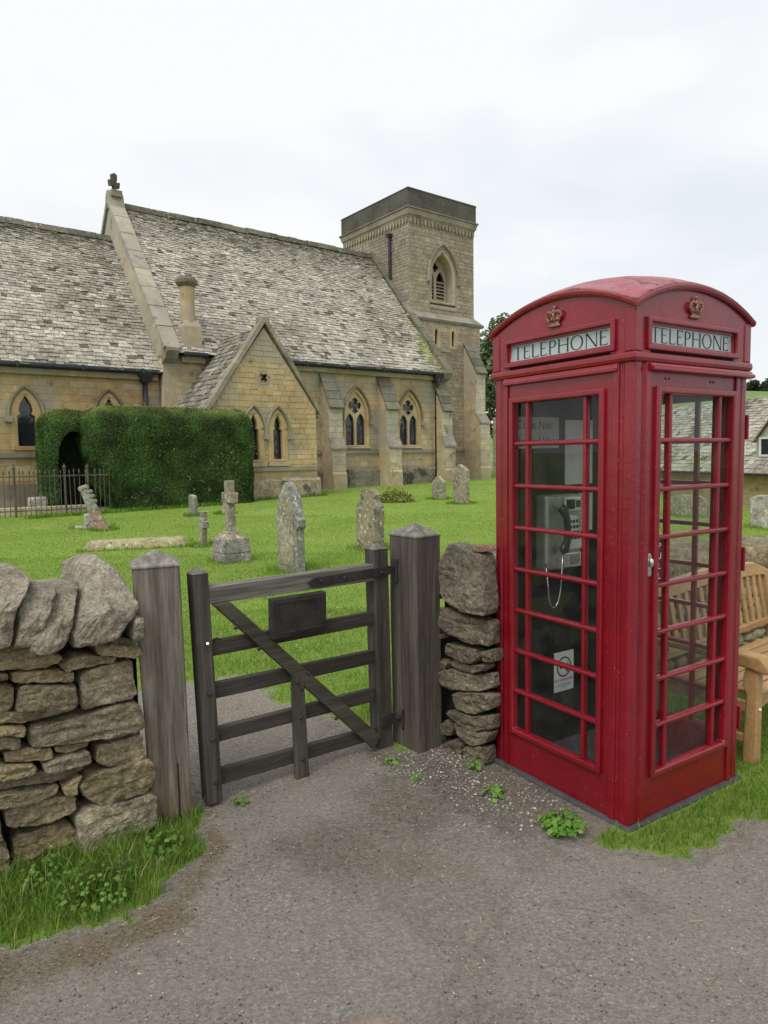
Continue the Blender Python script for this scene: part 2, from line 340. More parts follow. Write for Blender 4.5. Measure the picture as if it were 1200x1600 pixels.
def masks(x, y):
    """grass, dirt, straw (0..1) of the ground at world x,y"""
    x = np.asarray(x, float); y = np.asarray(y, float)
    S = (x - OX.x) * AX.x + (y - OX.y) * AX.y - S0; m = (x - OX.x) * NX.x + (y - OX.y) * NX.y - 20
    e = (fbm(x * 5, y * 5, 3) - .5) * .24 + (fbm(x * 17, y * 17, 9) - .5) * .16
    # churchyard lawn with the path that comes through the gate
    pc = .62 + .02 * (m + .2) * 0 - .30 * np.clip(-m - .3, 0, 20) * .55      # path centre along S as it goes in
    pw = .62 + .05 * np.clip(-m, 0, 8)
    path = 1 - sstep(pw - .12, pw + .12, np.abs(S - pc) + e)
    path = path * (1 - sstep(2.05, 2.4, -m + e * 1.5 + .35 * (S - .2)))
    inside = sstep(-.10, .0, -m - .12 + e * .3)
    grass_in = inside * (1 - path)
    # verges on the lane side
    edge_l = np.interp(S, [-3, -.85, -.55, -.3, -.12, .0, .07, .14], [.28, .25, .31, .30, .17, .02, -.12, -.5])
    g_l = 1 - sstep(-.06, .06, m - edge_l + e * 1.1)
    edge_r = np.interp(S, [1.22, 1.36, 1.5, 1.65, 1.9, 2.4, 4, 9], [1.0, 1.24, 1.36, 1.43, 1.50, 1.52, 1.4, 1.2])
    g_r = 1 - sstep(-.06, .06, m - edge_r + e * 1.1)
    tuft = sstep(.60, .72, fbm(x * 2.3 + 7, y * 2.3, 21)) * (1 - sstep(.15, .4, np.hypot(S - 1.25, (m - .62) * 1.3) + e)) * .85
    grass = np.clip(np.maximum.reduce([grass_in, g_l * (m > -.2), g_r * (m > .25) * ((S > 1.6) | (m > 1.13)) * (S > 1.2), tuft]), 0, 1)
    # brown soil round the gate mouth and along the wall, straw at the verge's edge
    dg = np.hypot((S - .95) / .85, (m - .45) / .5)
    dirt = .8 * np.clip((1.45 - dg) * .9 + (fbm(x * 3.2, y * 3.2, 5) - .5) * 2.0, 0, 1) * (m > -.15)
    dirt = np.maximum(dirt, np.clip((fbm(x * 3.3, y * 3.3, 41) - .58) * 4, 0, .45) * (m > .3) * (m < 1.6))
    dirt = np.maximum(dirt, .5 * (1 - sstep(.1, .4, m - edge_l + e * 2)) * (S < .6) * (m > -.2))
    dirt = np.maximum(dirt, .55 * (1 - sstep(.05, .22, m - edge_r + e)) * (S > 1.1))
    dirt = np.maximum(dirt, .9 * (S > 1.05) * (S < 1.6) * (1 - sstep(.75, 1.25, m)) * (m > -.2))
    straw = np.clip(1 - np.abs(m - edge_l - .14) / .2 + (fbm(x * 6, y * 6, 15) - .5) * 1.4, 0, 1) * (S < .35) * (m > -.1)
    straw = np.maximum(straw * .8, .42 * path * inside)
    straw = np.maximum(straw, .5 * sstep(.55, .75, fbm(x * 1.6, y * 2.2, 31)) * (m > .2) * (m < 1.5))
    return grass, dirt * (1 - grass), straw * (1 - grass)
def ground_material():
    m = bpy.data.materials.new('ground'); m.use_nodes = True; nt = m.node_tree; nt.nodes.clear(); N = nt.nodes.new; L = nt.links.new
    out = N('ShaderNodeOutputMaterial'); bs = N('ShaderNodeBsdfPrincipled'); L(bs.outputs[0], out.inputs[0]); bs.inputs['Roughness'].default_value = .95; bs.inputs['Specular IOR Level'].default_value = .2
    pos = N('ShaderNodeNewGeometry').outputs['Position']
    at = N('ShaderNodeAttribute'); at.attribute_name = 'mask'; sep = N('ShaderNodeSeparateColor'); L(at.outputs['Color'], sep.inputs[0])
    def noise(sc, det=4, rg=.55):
        n = N('ShaderNodeTexNoise'); n.inputs['Scale'].default_value = sc; n.inputs['Detail'].default_value = det; n.inputs['Roughness'].default_value = rg; L(pos, n.inputs['Vector']); return n.outputs['Fac']
    def ramp(f, stops):
        r = N('ShaderNodeValToRGB'); L(f, r.inputs[0]); el = r.color_ramp.elements
        while len(el) < len(stops): el.new(.5)
        for e_, (p, c) in zip(el, stops): e_.position = p; e_.color = (*c, 1)
        return r.outputs[0]
    def mix(f, a_, b_, blend='MIX'):
        x = N('ShaderNodeMix'); x.data_type = 'RGBA'; x.blend_type = blend
        if isinstance(f, float): x.inputs['Factor'].default_value = f
        else: L(f, x.inputs['Factor'])
        L(a_, x.inputs['A']); L(b_, x.inputs['B']); return x.outputs['Result']
    def mr(x, a_, b_, lo, hi):
        q = N('ShaderNodeMapRange'); q.inputs[1].default_value = a_; q.inputs[2].default_value = b_; q.inputs[3].default_value = lo; q.inputs[4].default_value = hi; L(x, q.inputs[0]); return q.outputs[0]
    vo = N('ShaderNodeTexVoronoi'); vo.inputs['Scale'].default_value = 110; L(pos, vo.inputs['Vector'])
    vsep = N('ShaderNodeSeparateColor'); L(vo.outputs['Color'], vsep.inputs[0])
    stones = ramp(vsep.outputs[0], [(0, (.15, .14, .125)), (.3, (.235, .217, .19)), (.7, (.30, .278, .243)), (.92, (.38, .355, .31)), (1, (.50, .475, .42))])
    tar = mix(mr(noise(1.3), .3, .7, 0, .8), stones, ramp(noise(60), [(.3, (.165, .15, .128)), (.7, (.37, .338, .285))]))
    tar = mix(.35, tar, ramp(noise(1.1, 4), [(.3, (.225, .212, .192)), (.52, (.275, .247, .208)), (.75, (.32, .278, .22))]))
    tar = mix(mr(noise(6, 5, .65), .56, .76, 0, .35), tar, ramp(noise(90), [(.3, (.09, .078, .062)), (.7, (.21, .182, .145))]))
    dirt = mix(mr(noise(28), .35, .75, 0, .5), ramp(noise(45, 6, .7), [(.28, (.07, .058, .044)), (.5, (.145, .12, .092)), (.72, (.24, .202, .158))]), stones)
    straw = ramp(noise(70, 5, .7), [(.3, (.10, .08, .055)), (.52, (.20, .16, .105)), (.75, (.34, .285, .195))])
    gr = mix(.5, ramp(noise(.55, 3), [(.3, (.15, .235, .035)), (.5, (.20, .30, .05)), (.72, (.27, .355, .08))]), ramp(noise(26, 6, .7), [(.3, (.12, .195, .028)), (.5, (.19, .285, .045)), (.75, (.28, .365, .09))]))
    def crisp(ch_, sc, amt, a_, b_):
        mu = N('ShaderNodeMath'); mu.operation = 'MULTIPLY_ADD'; L(noise(sc, 6, .7), mu.inputs[0]); mu.inputs[1].default_value = amt; mu.inputs[2].default_value = -amt / 2
        ad = N('ShaderNodeMath'); ad.operation = 'ADD'; L(mu.outputs[0], ad.inputs[0]); L(ch_, ad.inputs[1]); return mr(ad.outputs[0], a_, b_, 0, 1)
    c = mix(crisp(sep.outputs[1], 34, 1.5, .22, .95), tar, dirt); c = mix(crisp(sep.outputs[2], 55, 1.4, .35, .75), c, straw); c = mix(crisp(sep.outputs[0], 45, .9, .35, .65), c, gr)
    L(c, bs.inputs['Base Color'])
    b1 = N('ShaderNodeBump'); b1.inputs['Strength'].default_value = .9; b1.inputs['Distance'].default_value = .022; L(noise(70, 7, .7), b1.inputs['Height'])
    b2 = N('ShaderNodeBump'); b2.inputs['Strength'].default_value = .5; b2.inputs['Distance'].default_value = .006; L(vo.outputs['Distance'], b2.inputs['Height']); L(b1.outputs[0], b2.inputs['Normal'])
    L(b2.outputs[0], bs.inputs['Normal']); return m
M['ground'] = ground_material()
def axis(lo, hi, step, far_lo, far_hi):
    a_ = list(np.arange(lo, hi + 1e-6, step)); d = step; x = lo
    left = []
    while x > far_lo: d *= 1.13; x -= d; left.append(x)
    d = step; x = hi; right = []
    while x < far_hi: d *= 1.13; x += d; right.append(x)
    return np.array(left[::-1] + a_ + right)
def build_ground():
    xs = axis(-2.6, 3.2, .026, -900, 900); ys = axis(1.5, 6.2, .026, -60, 1200)
    X, Y = np.meshgrid(xs, ys); Z = gz(X, Y)
    S = (X - OX.x) * AX.x + (Y - OX.y) * AX.y - S0; m = (X - OX.x) * NX.x + (Y - OX.y) * NX.y - 20
    near = (np.hypot(X, Y - 3.5) < 9)
    Z = Z + near * ((fbm(X * 1.7, Y * 1.7, 2) - .5) * .02 + (fbm(X * 14, Y * 14, 4) - .5) * .008)
    G, D, T = masks(X, Y)
    far = np.hypot(X, Y) > 60; G = np.where(far, 1, G); D = np.where(far, 0, D); T = np.where(far, 0, T)
    nx, ny = len(xs), len(ys)
    idx = np.arange(nx * ny).reshape(ny, nx)
    F = np.stack([idx[:-1, :-1], idx[:-1, 1:], idx[1:, 1:], idx[1:, :-1]], -1).reshape(-1, 4)
    V = np.stack([X, Y, Z], -1).reshape(-1, 3); mk = np.stack([G, D, T, np.ones_like(G)], -1).reshape(-1, 4)
    fc = V[F].mean(1); gm = mk[F][:, :, 0].mean(1)
    fS = (fc[:, 0] - OX.x) * AX.x + (fc[:, 1] - OX.y) * AX.y - S0; fm = (fc[:, 0] - OX.x) * NX.x + (fc[:, 1] - OX.y) * NX.y - 20
    inside = fm < -.12; path = inside & (gm < .5) & (fm > -4); verge = (~inside) & (gm > .5)
    for nm, sel in (('churchyard_lawn', inside & ~path), ('gravel_path', path), ('grass_verge', verge), ('lane', ~inside & ~verge)):
        f = F[sel]; u, inv = np.unique(f, return_inverse=True); f = inv.reshape(f.shape)
        o = np_mesh(nm, V[u], f, (1, 1, 1), M['ground'], smooth=True)
        at = o.data.attributes.new('mask', 'FLOAT_COLOR', 'POINT'); at.data.foreach_set('color', mk[u].astype(np.float32).ravel())
        tag(o, kind='structure')
build_ground()

# far hill to the right, above the cottage roof
def build_hill():
    mb = MB(); nx, ny = 60, 24; vs_ = []; fs = []
    for j in range(ny):
        for i in range(nx):
            x = -60 + 520 * i / (nx - 1); y = 90 + 420 * j / (ny - 1)
            k = float(sstep(90, 330, y)); w = float(sstep(20, 130, x))
            z = -2.6 + k * (8 + 23 * w) + 3 * mnoise.noise(Vector((x * .012, y * .012, 3))) * k
            vs_.append((x, y, z))
    for j in range(ny - 1):
        for i in range(nx - 1): a_ = j * nx + i; fs.append((a_, a_ + 1, a_ + nx + 1, a_ + nx))
    mb.add(vs_, fs, (.13, .20, .05)); o = mb.build('hill', material('hill_pasture', var=[(.03, .7, 1.3), (.5, .8, 1.2)], rough=1.0), smooth=True)
    tag(o, kind='structure')
build_hill()

# ------------------------------------------------------------------ stones for walls
def smooth_poly(poly, n, k=.11):
    p = [Vector(q) for q in poly]
    for _ in range(1):
        q = []
        for i in range(len(p)):
            a_, b_ = p[i], p[(i + 1) % len(p)]; q += [a_.lerp(b_, k), a_.lerp(b_, 1 - k)]
        p = q
    L_ = [0.0]
    for i in range(len(p)): L_.append(L_[-1] + (p[(i + 1) % len(p)] - p[i]).length)
    out = []
    for k in range(n):
        t = L_[-1] * k / n; i = 0
        while L_[i + 1] < t: i += 1
        f = (t - L_[i]) / max(1e-9, L_[i + 1] - L_[i]); out.append(p[i].lerp(p[(i + 1) % len(p)], f))
    return out
def stone_mesh(poly, P, df, db, seed, n=32, amp=1.0, col=(.25, .21, .14), rings=None, slope=None):
    bd = smooth_poly(poly, n, .05 if slope else .11); c = sum(bd, Vector((0, 0))) / n
    size = max((b - c).length for b in bd)
    rings = rings or [(.55, db), (.9, db * .85), (.99, db * .4), (1.0, df * .1), (1.0, df * .45), (1.0, df * .80), (.99, df * .93), (.965, df), (.89, df * 1.03), (.78, df * 1.03), (.66, df * 1.03), (.52, df * 1.03), (.38, df * 1.03), (.22, df * 1.03)]
    vs_ = []; sd = Vector((seed * 7.31, seed * 3.17, seed * 1.73)); tx, tz = random.uniform(-.12, .12), random.uniform(-.12, .12)
    for ri, (sc, d) in enumerate(rings):
        for b in bd:
            q = c + (b - c) * (sc * (.972 if df != .0501 else 1.0))
            dd = d + ((q.x - c.x) * tx + (q.y - c.y) * tz if d > 0 else 0)
            if slope: dd -= max(0, q.y - slope[0] - .25 * (q.x - c.x)) * slope[1]
            p = Vector((q.x, dd, q.y))
            nz = mnoise.noise_vector(p * 8 + sd) * .008 + mnoise.noise_vector(p * 24 + sd) * .0045 + mnoise.noise_vector(p * 55 + sd) * .0045 + mnoise.noise_vector(p * 120 + sd) * .0022
            p2 = p + nz; fac = mnoise.voronoi(Vector((p2.x, p2.y, p2.z * 1.7)) * 13 + sd)[0]
            st = mnoise.noise(Vector((p.x * 5, 0, p.z * 42)) + sd) * .009 + (fac[1] - fac[0] - .25) * .010 - abs(mnoise.noise(p * 17 + sd)) * .008 - max(0, mnoise.noise(Vector((p.x * 3, 0, p.z * 60)) + sd) - .2) * .012
            p += nz * amp * min(1.0, size / .1 + .25); p.y += st * amp * min(1.0, size / .09) if d > 0 else 0
            vs_.append(P(p.x, p.y, p.z))
    fs = []; m = len(rings)
    for i in range(m - 1):
        for k in range(n):
            k2 = (k + 1) % n; fs.append((i * n + k, i * n + k2, (i + 1) * n + k2, (i + 1) * n + k))
    cc = Vector((c.x, rings[-1][1] * 1.0, c.y)); vs_.append(P(*cc)); fs += [((m - 1) * n + k, (m - 1) * n + (k + 1) % n, len(vs_) - 1) for k in range(n)]
    fs.append(tuple(range(n - 1, -1, -1)))
    mb = MB(); mb.add(vs_, fs, col); return mb
STONE_COLS = [(.40, .325, .185), (.35, .29, .18), (.43, .355, .215), (.35, .30, .205), (.39, .31, .17), (.34, .29, .195)]
LEFT = [[(-0.826, 0.96), (-0.622, 0.925), (-0.468, 0.863), (-0.485, 0.836), (-0.561, 0.831), (-0.831, 0.876)], [(-0.489, 0.824), (-0.429, 0.864), (-0.252, 0.816), (-0.266, 0.792), (-0.409, 0.799), (-0.471, 0.801)], [(-0.352, 0.888), (-0.156, 0.847), (-0.15, 0.814), (-0.166, 0.804), (-0.35, 0.844)], [(-0.335, 0.915), (-0.273, 0.908), (-0.155, 0.869), (-0.151, 0.846), (-0.275, 0.873)], [(-0.669, 0.841), (-0.429, 0.792), (-0.433, 0.749), (-0.665, 0.787)], [(-0.414, 0.783), (-0.21, 0.797), (-0.185, 0.785), (-0.175, 0.61), (-0.41, 0.618), (-0.42, 0.651)], [(-0.834, 0.832), (-0.659, 0.773), (-0.659, 0.699), (-0.686, 0.669), (-0.841, 0.704)], [(-0.648, 0.779), (-0.428, 0.739), (-0.436, 0.646), (-0.665, 0.664)], [(-0.842, 0.692), (-0.448, 0.644), (-0.44, 0.612), (-0.602, 0.61), (-0.844, 0.653)], [(-0.626, 0.567), (-0.603, 0.594), (-0.418, 0.607), (-0.166, 0.608), (-0.154, 0.486), (-0.225, 0.468), (-0.408, 0.482), (-0.629, 0.513)], [(-0.844, 0.649), (-0.625, 0.6), (-0.628, 0.563), (-0.846, 0.619)], [(-0.846, 0.616), (-0.641, 0.562), (-0.642, 0.513), (-0.85, 0.553)], [(-0.712, 0.508), (-0.636, 0.515), (-0.532, 0.494), (-0.537, 0.444), (-0.704, 0.466)], [(-0.526, 0.492), (-0.385, 0.468), (-0.394, 0.451), (-0.474, 0.449), (-0.523, 0.466)], [(-0.362, 0.442), (-0.226, 0.45), (-0.16, 0.446), (-0.152, 0.337), (-0.188, 0.32), (-0.325, 0.333), (-0.373, 0.374)], [(-0.585, 0.433), (-0.505, 0.448), (-0.394, 0.443), (-0.38, 0.399), (-0.413, 0.386), (-0.568, 0.398)], [(-0.852, 0.504), (-0.611, 0.443), (-0.592, 0.409), (-0.621, 0.397), (-0.856, 0.447)], [(-0.856, 0.437), (-0.584, 0.39), (-0.401, 0.378), (-0.399, 0.347), (-0.511, 0.329), (-0.859, 0.394)], [(-0.445, 0.312), (-0.383, 0.337), (-0.143, 0.33), (-0.11, 0.297), (-0.117, 0.195), (-0.168, 0.174), (-0.357, 0.186), (-0.428, 0.249)], [(-0.859, 0.39), (-0.624, 0.339), (-0.511, 0.32), (-0.52, 0.297), (-0.649, 0.288), (-0.862, 0.339)], [(-0.728, 0.281), (-0.691, 0.306), (-0.459, 0.264), (-0.441, 0.236), (-0.451, 0.186), (-0.595, 0.175), (-0.718, 0.21)], [(-0.472, 0.158), (-0.423, 0.194), (-0.114, 0.166), (-0.111, 0.023), (-0.28, -0.02), (-0.46, 0.0)], [(-0.70, 0.160), (-0.481, 0.144), (-0.429, 0.063), (-0.524, -0.03), (-0.70, -0.03)], [(-0.832, 0.867), (-0.677, 0.834), (-0.678, 0.806), (-0.833, 0.84)], [(-0.511, 0.32), (-0.431, 0.348), (-0.449, 0.309), (-0.447, 0.265), (-0.498, 0.281)], [(-0.88, 0.33), (-0.74, 0.26), (-0.73, 0.17), (-0.88, 0.16)], [(-0.88, 0.15), (-0.72, 0.155), (-0.715, -0.02), (-0.88, -0.02)]]
COPE = [[(-0.761, 1.243), (-0.608, 1.245), (-0.564, 1.195), (-0.576, 1.172), (-0.631, 1.098), (-0.675, 0.943), (-0.778, 0.95)], [(-0.623, 1.113), (-0.554, 1.173), (-0.473, 1.142), (-0.498, 1.104), (-0.596, 0.929), (-0.668, 0.935)], [(-0.613, 0.964), (-0.513, 1.089), (-0.442, 1.146), (-0.371, 1.146), (-0.424, 1.025), (-0.477, 0.907), (-0.524, 0.882), (-0.612, 0.907)], [(-0.455, 0.954), (-0.372, 1.112), (-0.327, 1.218), (-0.26, 1.247), (-0.211, 1.196), (-0.173, 1.093), (-0.163, 1.02), (-0.267, 0.903), (-0.335, 0.88), (-0.447, 0.888)], [(-0.195, 0.998), (-0.151, 0.991), (-0.156, 0.884), (-0.2, 0.882)]]
RIGHT = [[(-0.047, 1.054), (0.067, 1.191), (0.209, 1.187), (0.266, 1.156), (0.348, 1.156), (0.385, 0.823), (0.252, 0.812), (0.148, 0.814), (-0.011, 0.866), (-0.023, 0.987)], [(0.232, 1.161), (0.277, 1.191), (0.321, 1.178), (0.348, 1.164), (0.266, 1.152)], [(-0.048, 1.01), (-0.003, 1.055), (0.084, 1.048), (0.028, 1.002), (-0.029, 0.973)], [(-0.051, 0.798), (0.051, 0.811), (0.206, 0.791), (0.385, 0.799), (0.385, 0.668), (0.205, 0.647), (0.049, 0.671), (-0.039, 0.703)], [(0.004, 0.587), (0.036, 0.607), (0.263, 0.626), (0.291, 0.582), (0.251, 0.543), (0.121, 0.526), (0.01, 0.535)], [(0.06, 0.503), (0.097, 0.525), (0.228, 0.529), (0.346, 0.566), (0.341, 0.531), (0.233, 0.484), (0.072, 0.475)], [(-0.036, 0.427), (0.022, 0.458), (0.239, 0.477), (0.384, 0.521), (0.384, 0.439), (0.261, 0.389), (0.071, 0.356), (-0.03, 0.383)], [(0.083, 0.324), (0.108, 0.348), (0.384, 0.41), (0.384, 0.331), (0.238, 0.255), (0.095, 0.257)], [(0.032, 0.203), (0.082, 0.24), (0.249, 0.246), (0.384, 0.298), (0.383, 0.215), (0.26, 0.168), (0.118, 0.176)], [(0.069, 0.161), (0.118, 0.176), (0.26, 0.159), (0.383, 0.207), (0.339, 0.125), (0.237, 0.083), (0.142, 0.095)], [(0.166, 0.05), (0.225, 0.079), (0.339, 0.108), (0.333, 0.0), (0.225, -.03), (0.165, -.03)], [(-0.02, 0.115), (0.031, 0.167), (0.081, 0.129), (0.068, 0.08), (-0.008, 0.065)], [(-0.015, -0.01), (0.055, 0.054), (0.148, 0.071), (0.147, 0.0), (0.055, -0.03)], [(-0.055, 0.965), (-0.023, 0.961), (-0.017, 0.909), (-0.05, 0.834)], [(-0.046, 0.643), (-0.008, 0.651), (-0.014, 0.623), (-0.046, 0.621)], [(0.302, 0.626), (0.385, 0.652), (0.384, 0.579), (0.313, 0.57)], [(-0.068, 0.491), (0.047, 0.5), (0.034, 0.462), (-0.055, 0.431)]]
def generic_courses(parent, u0, u1, topfn, P, seed, n=18, wmin=.16, wmax=.42):
    rnd = random.Random(seed); z = -.03
    rg = [(.6, -.14), (.97, -.1), (1.0, .0), (.99, .03), (.9, .05), (.55, .058)]
    while z < 1.3:
        h = rnd.uniform(.06, .135); u = u0 + rnd.uniform(0, .02)
        while u < u1 - .05:
            w = min(rnd.uniform(wmin, wmax), u1 - u); um = u + w / 2
            if z < topfn(um) - .27:
                t1, t2 = rnd.uniform(-.012, .012), rnd.uniform(-.012, .012)
                poly = [(u + .004, z + t1), (u + w - .006, z + t2), (u + w - .006 + rnd.uniform(-.02, .005), z + h - .006 + t2), (um, z + h - .002 + rnd.uniform(-.012, .01)), (u + .004 + rnd.uniform(-.005, .02), z + h - .006 + t1)]
                stone_mesh(poly, P, .05, -.14, rnd.random() * 50, n, .9, jit(rnd.choice(STONE_COLS), .15), rg).build('stone', M['stone'], parent, smooth=True)
            u += w
        z += h
    u = u0
    while u < u1 - .08:
        w = rnd.uniform(.12, .24); t = topfn(u + w / 2); ln = rnd.uniform(-.08, .1)
        hh = rnd.uniform(.24, .32)
        poly = [(u + .004, t - .27), (u + w, t - .27 + rnd.uniform(-.01, .01)), (u + w + ln * .7, t - .27 + hh * .6), (u + w * .7 + ln, t - .27 + hh), (u + w * .2 + ln, t - .27 + hh * .93), (u + ln * .6, t - .27 + hh * .55)]
        stone_mesh(poly, P, .07, -.38, rnd.random() * 50, n, 1.0, jit(rnd.choice(STONE_COLS), .15), [(.6, -.4), (.97, -.36), (1.0, -.1), (.99, .03), (.93, .065), (.55, .075)]).build('cope_stone', M['stone'], parent, smooth=True)
        u += w + .005
def build_walls():
    # wall left of the gate
    t = tag(empty('dry_stone_wall', gw(-.5, -.25, 0)), 'dry stone wall with leaning cope stones left of the gate, grass at its foot', 'stone wall')
    base = gw(-.5, -.25, 0)
    def P(u, d, z): return gw(u, -.235 + d, z) - base
    for i, poly in enumerate(LEFT):
        stone_mesh(poly, P, random.uniform(.03, .085), -.26, i + 1.3, 56, 1.0, jit(STONE_COLS[i % 6], .14)).build('stone', M['stone'], t)
    for i, poly in enumerate(COPE):
        stone_mesh(poly, P, [.03, .05, .09, .10, .0][i], [-.42, -.4, -.42, -.45, -.2][i], i + 61.7, 64, 1.0, jit((.39, .345, .26), .1),
                   [(.5, -.45), (.72, -.42), (.86, -.25), (.97, -.08), (1.0, .02), (1.0, .06), (.97, .09), (.92, .105), (.84, .11), (.72, .112), (.58, .114), (.42, .116), (.24, .118)], ([1.09, 1.04, 1.0, 1.02, 9][i], 1.15) if i < 4 else None).build('cope_stone', M['stone'], t)
    generic_courses(t, -2.1, -.84, lambda u: 1.2, P, 5); generic_courses(t, -7.5, -2.1, lambda u: 1.2, P, 6, 12, .25, .55)
    mb = MB(); mb.box(-7.5, -.145, -.40, -.06, -.05, .93, P=lambda u, d, z: P(u, d, z)); mb.build('wall_fill', M['core'], t)
    # wall right of the gate: its end faces the gate, its front runs behind kiosk and bench
    base2 = gw(1.6, .2, 0)
    t2 = tag(empty('dry_stone_wall', base2), 'dry stone wall running from the right gate post behind the red kiosk and bench', 'stone wall')
    def P2(u, d, z): return gw(1.51 - d, u, z) - base2
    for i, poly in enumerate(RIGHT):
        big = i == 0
        stone_mesh(poly, P2, .07 if big else .0501, -.05, i + 31.1, 52, .9, jit((.31, .265, .195) if i == 0 else (.215, .18, .125) if not i == 1 else (.34, .2, .13), .15)).build('stone', M['stone'], t2)  # darker browns also hold the shade between gate post and kiosk
    def P3(u, d, z): return gw(u, .16 + d, z) - base2
    def top(u): return float(np.interp(u, [1.5, 2.0, 3.5, 6, 9], [1.12, 1.08, .92, .86, .84]))
    generic_courses(t2, 1.62, 7.6, top, P3, 9, 16)
    mb = MB(); mb.box(1.58, 7.6, -.4, -.05, -.05, .62, P=P3); mb.box(1.545, 1.75, -.22, .10, -.05, 1.0, P=P3); mb.build('wall_fill', M['core'], t2)
build_walls()

# ------------------------------------------------------------------ church (local: x along the nave, y into the church, z up)
GOLD = (.49, .35, .17); BUFF = (.44, .355, .225); PALE = (.50, .44, .32); GREYB = (.35, .29, .20); STAIN = (.13, .12, .10)
def facing(P, u0, u1, z0, z1, lim, holes, bw, bh, depth, palette, seed, stain_z=0, joint=.007):
    """coursed facing blocks; lim(z)->(ul,ur); holes: list of f(z)->(l,r) or None; returns MB per block"""
    rnd = random.Random(seed); out = []; z = z0
    while z < z1 - .05:
        h = min(rnd.uniform(*bh), z1 - z)
        a1, b1 = lim(z + .01); a2, b2 = lim(z + h); ul = max(u0, a1, a2); ur = min(u1, b1, b2)
        ivs = [(ul, ur)]
        for hf in holes:
            cut = None
            for zz in (z + .01, z + h * .5, z + h - .01):
                c = hf(zz)
                if c: cut = c if cut is None else (min(cut[0], c[0]), max(cut[1], c[1]))
            if cut:
                nv = []
                for a_, b_ in ivs:
                    if cut[1] <= a_ or cut[0] >= b_: nv.append((a_, b_)); continue
                    if cut[0] > a_: nv.append((a_, cut[0]))
                    if cut[1] < b_: nv.append((cut[1], b_))
                ivs = nv
        for a_, b_ in ivs:
            u = a_
            while u < b_ - .04:
                w = rnd.uniform(*bw)
                if b_ - u - w < bw[0] * .5: w = b_ - u
                c = palette[int(rnd.random() ** 1.3 * len(palette))]; kk = rnd.uniform(.90, 1.08); c = mixc(palette[0], c, .42); c = tuple(x * kk for x in c)
                if stain_z and z < stain_z: c = mixc(c, STAIN, rnd.uniform(.35, .9) * min(1, (stain_z - z) / .35))
                d = depth * rnd.uniform(.55, 1.15); j = joint
                mb = MB(); lo = [P(u + j, -.004, z + j), P(u + w - j, -.004, z + j), P(u + w - j, -.004, z + h - j), P(u + j, -.004, z + h - j)]
                e = .006; hi = [P(u + j + e, d, z + j + e), P(u + w - j - e, d, z + j + e), P(u + w - j - e, d, z + h - j - e), P(u + j + e, d, z + h - j - e)]
                mb.hexa(lo, hi, c); out.append(mb); u += w
        z += h
    return out
def merge(mbs):
    m = MB()
    for q in mbs: m.add(q.v, q.f); m.c[-len(q.f):] = q.c
    return m
def arch_iv(hw, z0, zs, za, cx):
    h = za - zs; Rr = (hw * hw + h * h) / (2 * hw)
    def f(z):
        if z < z0 or z > za: return None
        if z <= zs: return (cx - hw, cx + hw)
        x = math.sqrt(max(0, Rr * Rr - (z - zs) ** 2)) - (Rr - hw); return (cx - max(x, 0), cx + max(x, 0))
    return f
def tiles(P, ulen, vlen, e0, e1, wr, colfn, seed, lim=None):
    """P(u,v,h): u along the eave, v up the slope, h off it. returns [(v, MB)]"""
    rnd = random.Random(seed); out = []; v = -.06
    while v < vlen - .05:
        t = v / vlen; ex = e0 * (1 - t) + e1 * t; u = -rnd.uniform(0, .3)
        while u < ulen:
            w = rnd.uniform(*wr) * (1.12 - .35 * t)
            ua, ub = max(0, u), min(ulen, u + w); ok = ub - ua > .05
            if lim and ok:
                l0, l1 = lim(v + ex * .5); ua = max(ua, l0); ub = min(ub, l1); ok = ub - ua > .05
            if ok:
                g = .007; dv = rnd.uniform(-.022, .022); th = rnd.uniform(.014, .03); lift = .016 + rnd.uniform(0, .02); sk = rnd.uniform(-.015, .015)
                v0, v1 = v + dv, min(v + ex * 1.45, vlen)
                lo = [P(ua + g, v0 + sk, lift), P(ub - g, v0 - sk, lift), P(ub - g, v1, .001), P(ua + g, v1, .001)]
                hi = [P(ua + g, v0 + sk, lift + th), P(ub - g, v0 - sk, lift + th), P(ub - g, v1, .001 + th * .7), P(ua + g, v1, .001 + th * .7)]
                mb = MB(); mb.hexa(lo, hi, colfn(ua, v, rnd)); out.append((v, mb))
            u += w
        v += ex
    return out
def tile_col(ridge, seed=0, moss=None):
    def f(u, v, rnd):
        t = v / ridge; r = rnd.random()
        c = mixc((.34, .32, .265), (.45, .425, .36), rnd.random())
        nz = mnoise.noise(Vector((u * .45 + seed, v * .45, 1.7))) + .5 * mnoise.noise(Vector((u * 1.3, v * 1.3, seed)))
        c = mixc(c, (.20, .185, .13), min(.75, max(0, nz * 1.1)))
        if r < .035 + .10 * max(0, nz): c = (.12, .11, .085)
        elif r < .16: c = mixc(c, (.25, .235, .185), .7)
        elif r > .89: c = mixc(c, (.50, .48, .41), .75)
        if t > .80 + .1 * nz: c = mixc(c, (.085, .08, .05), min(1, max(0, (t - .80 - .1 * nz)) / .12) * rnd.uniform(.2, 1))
        if moss: c = moss(u, v, c, rnd)
        kk = rnd.uniform(.86, 1.1); return tuple(x * kk for x in c)
    return f

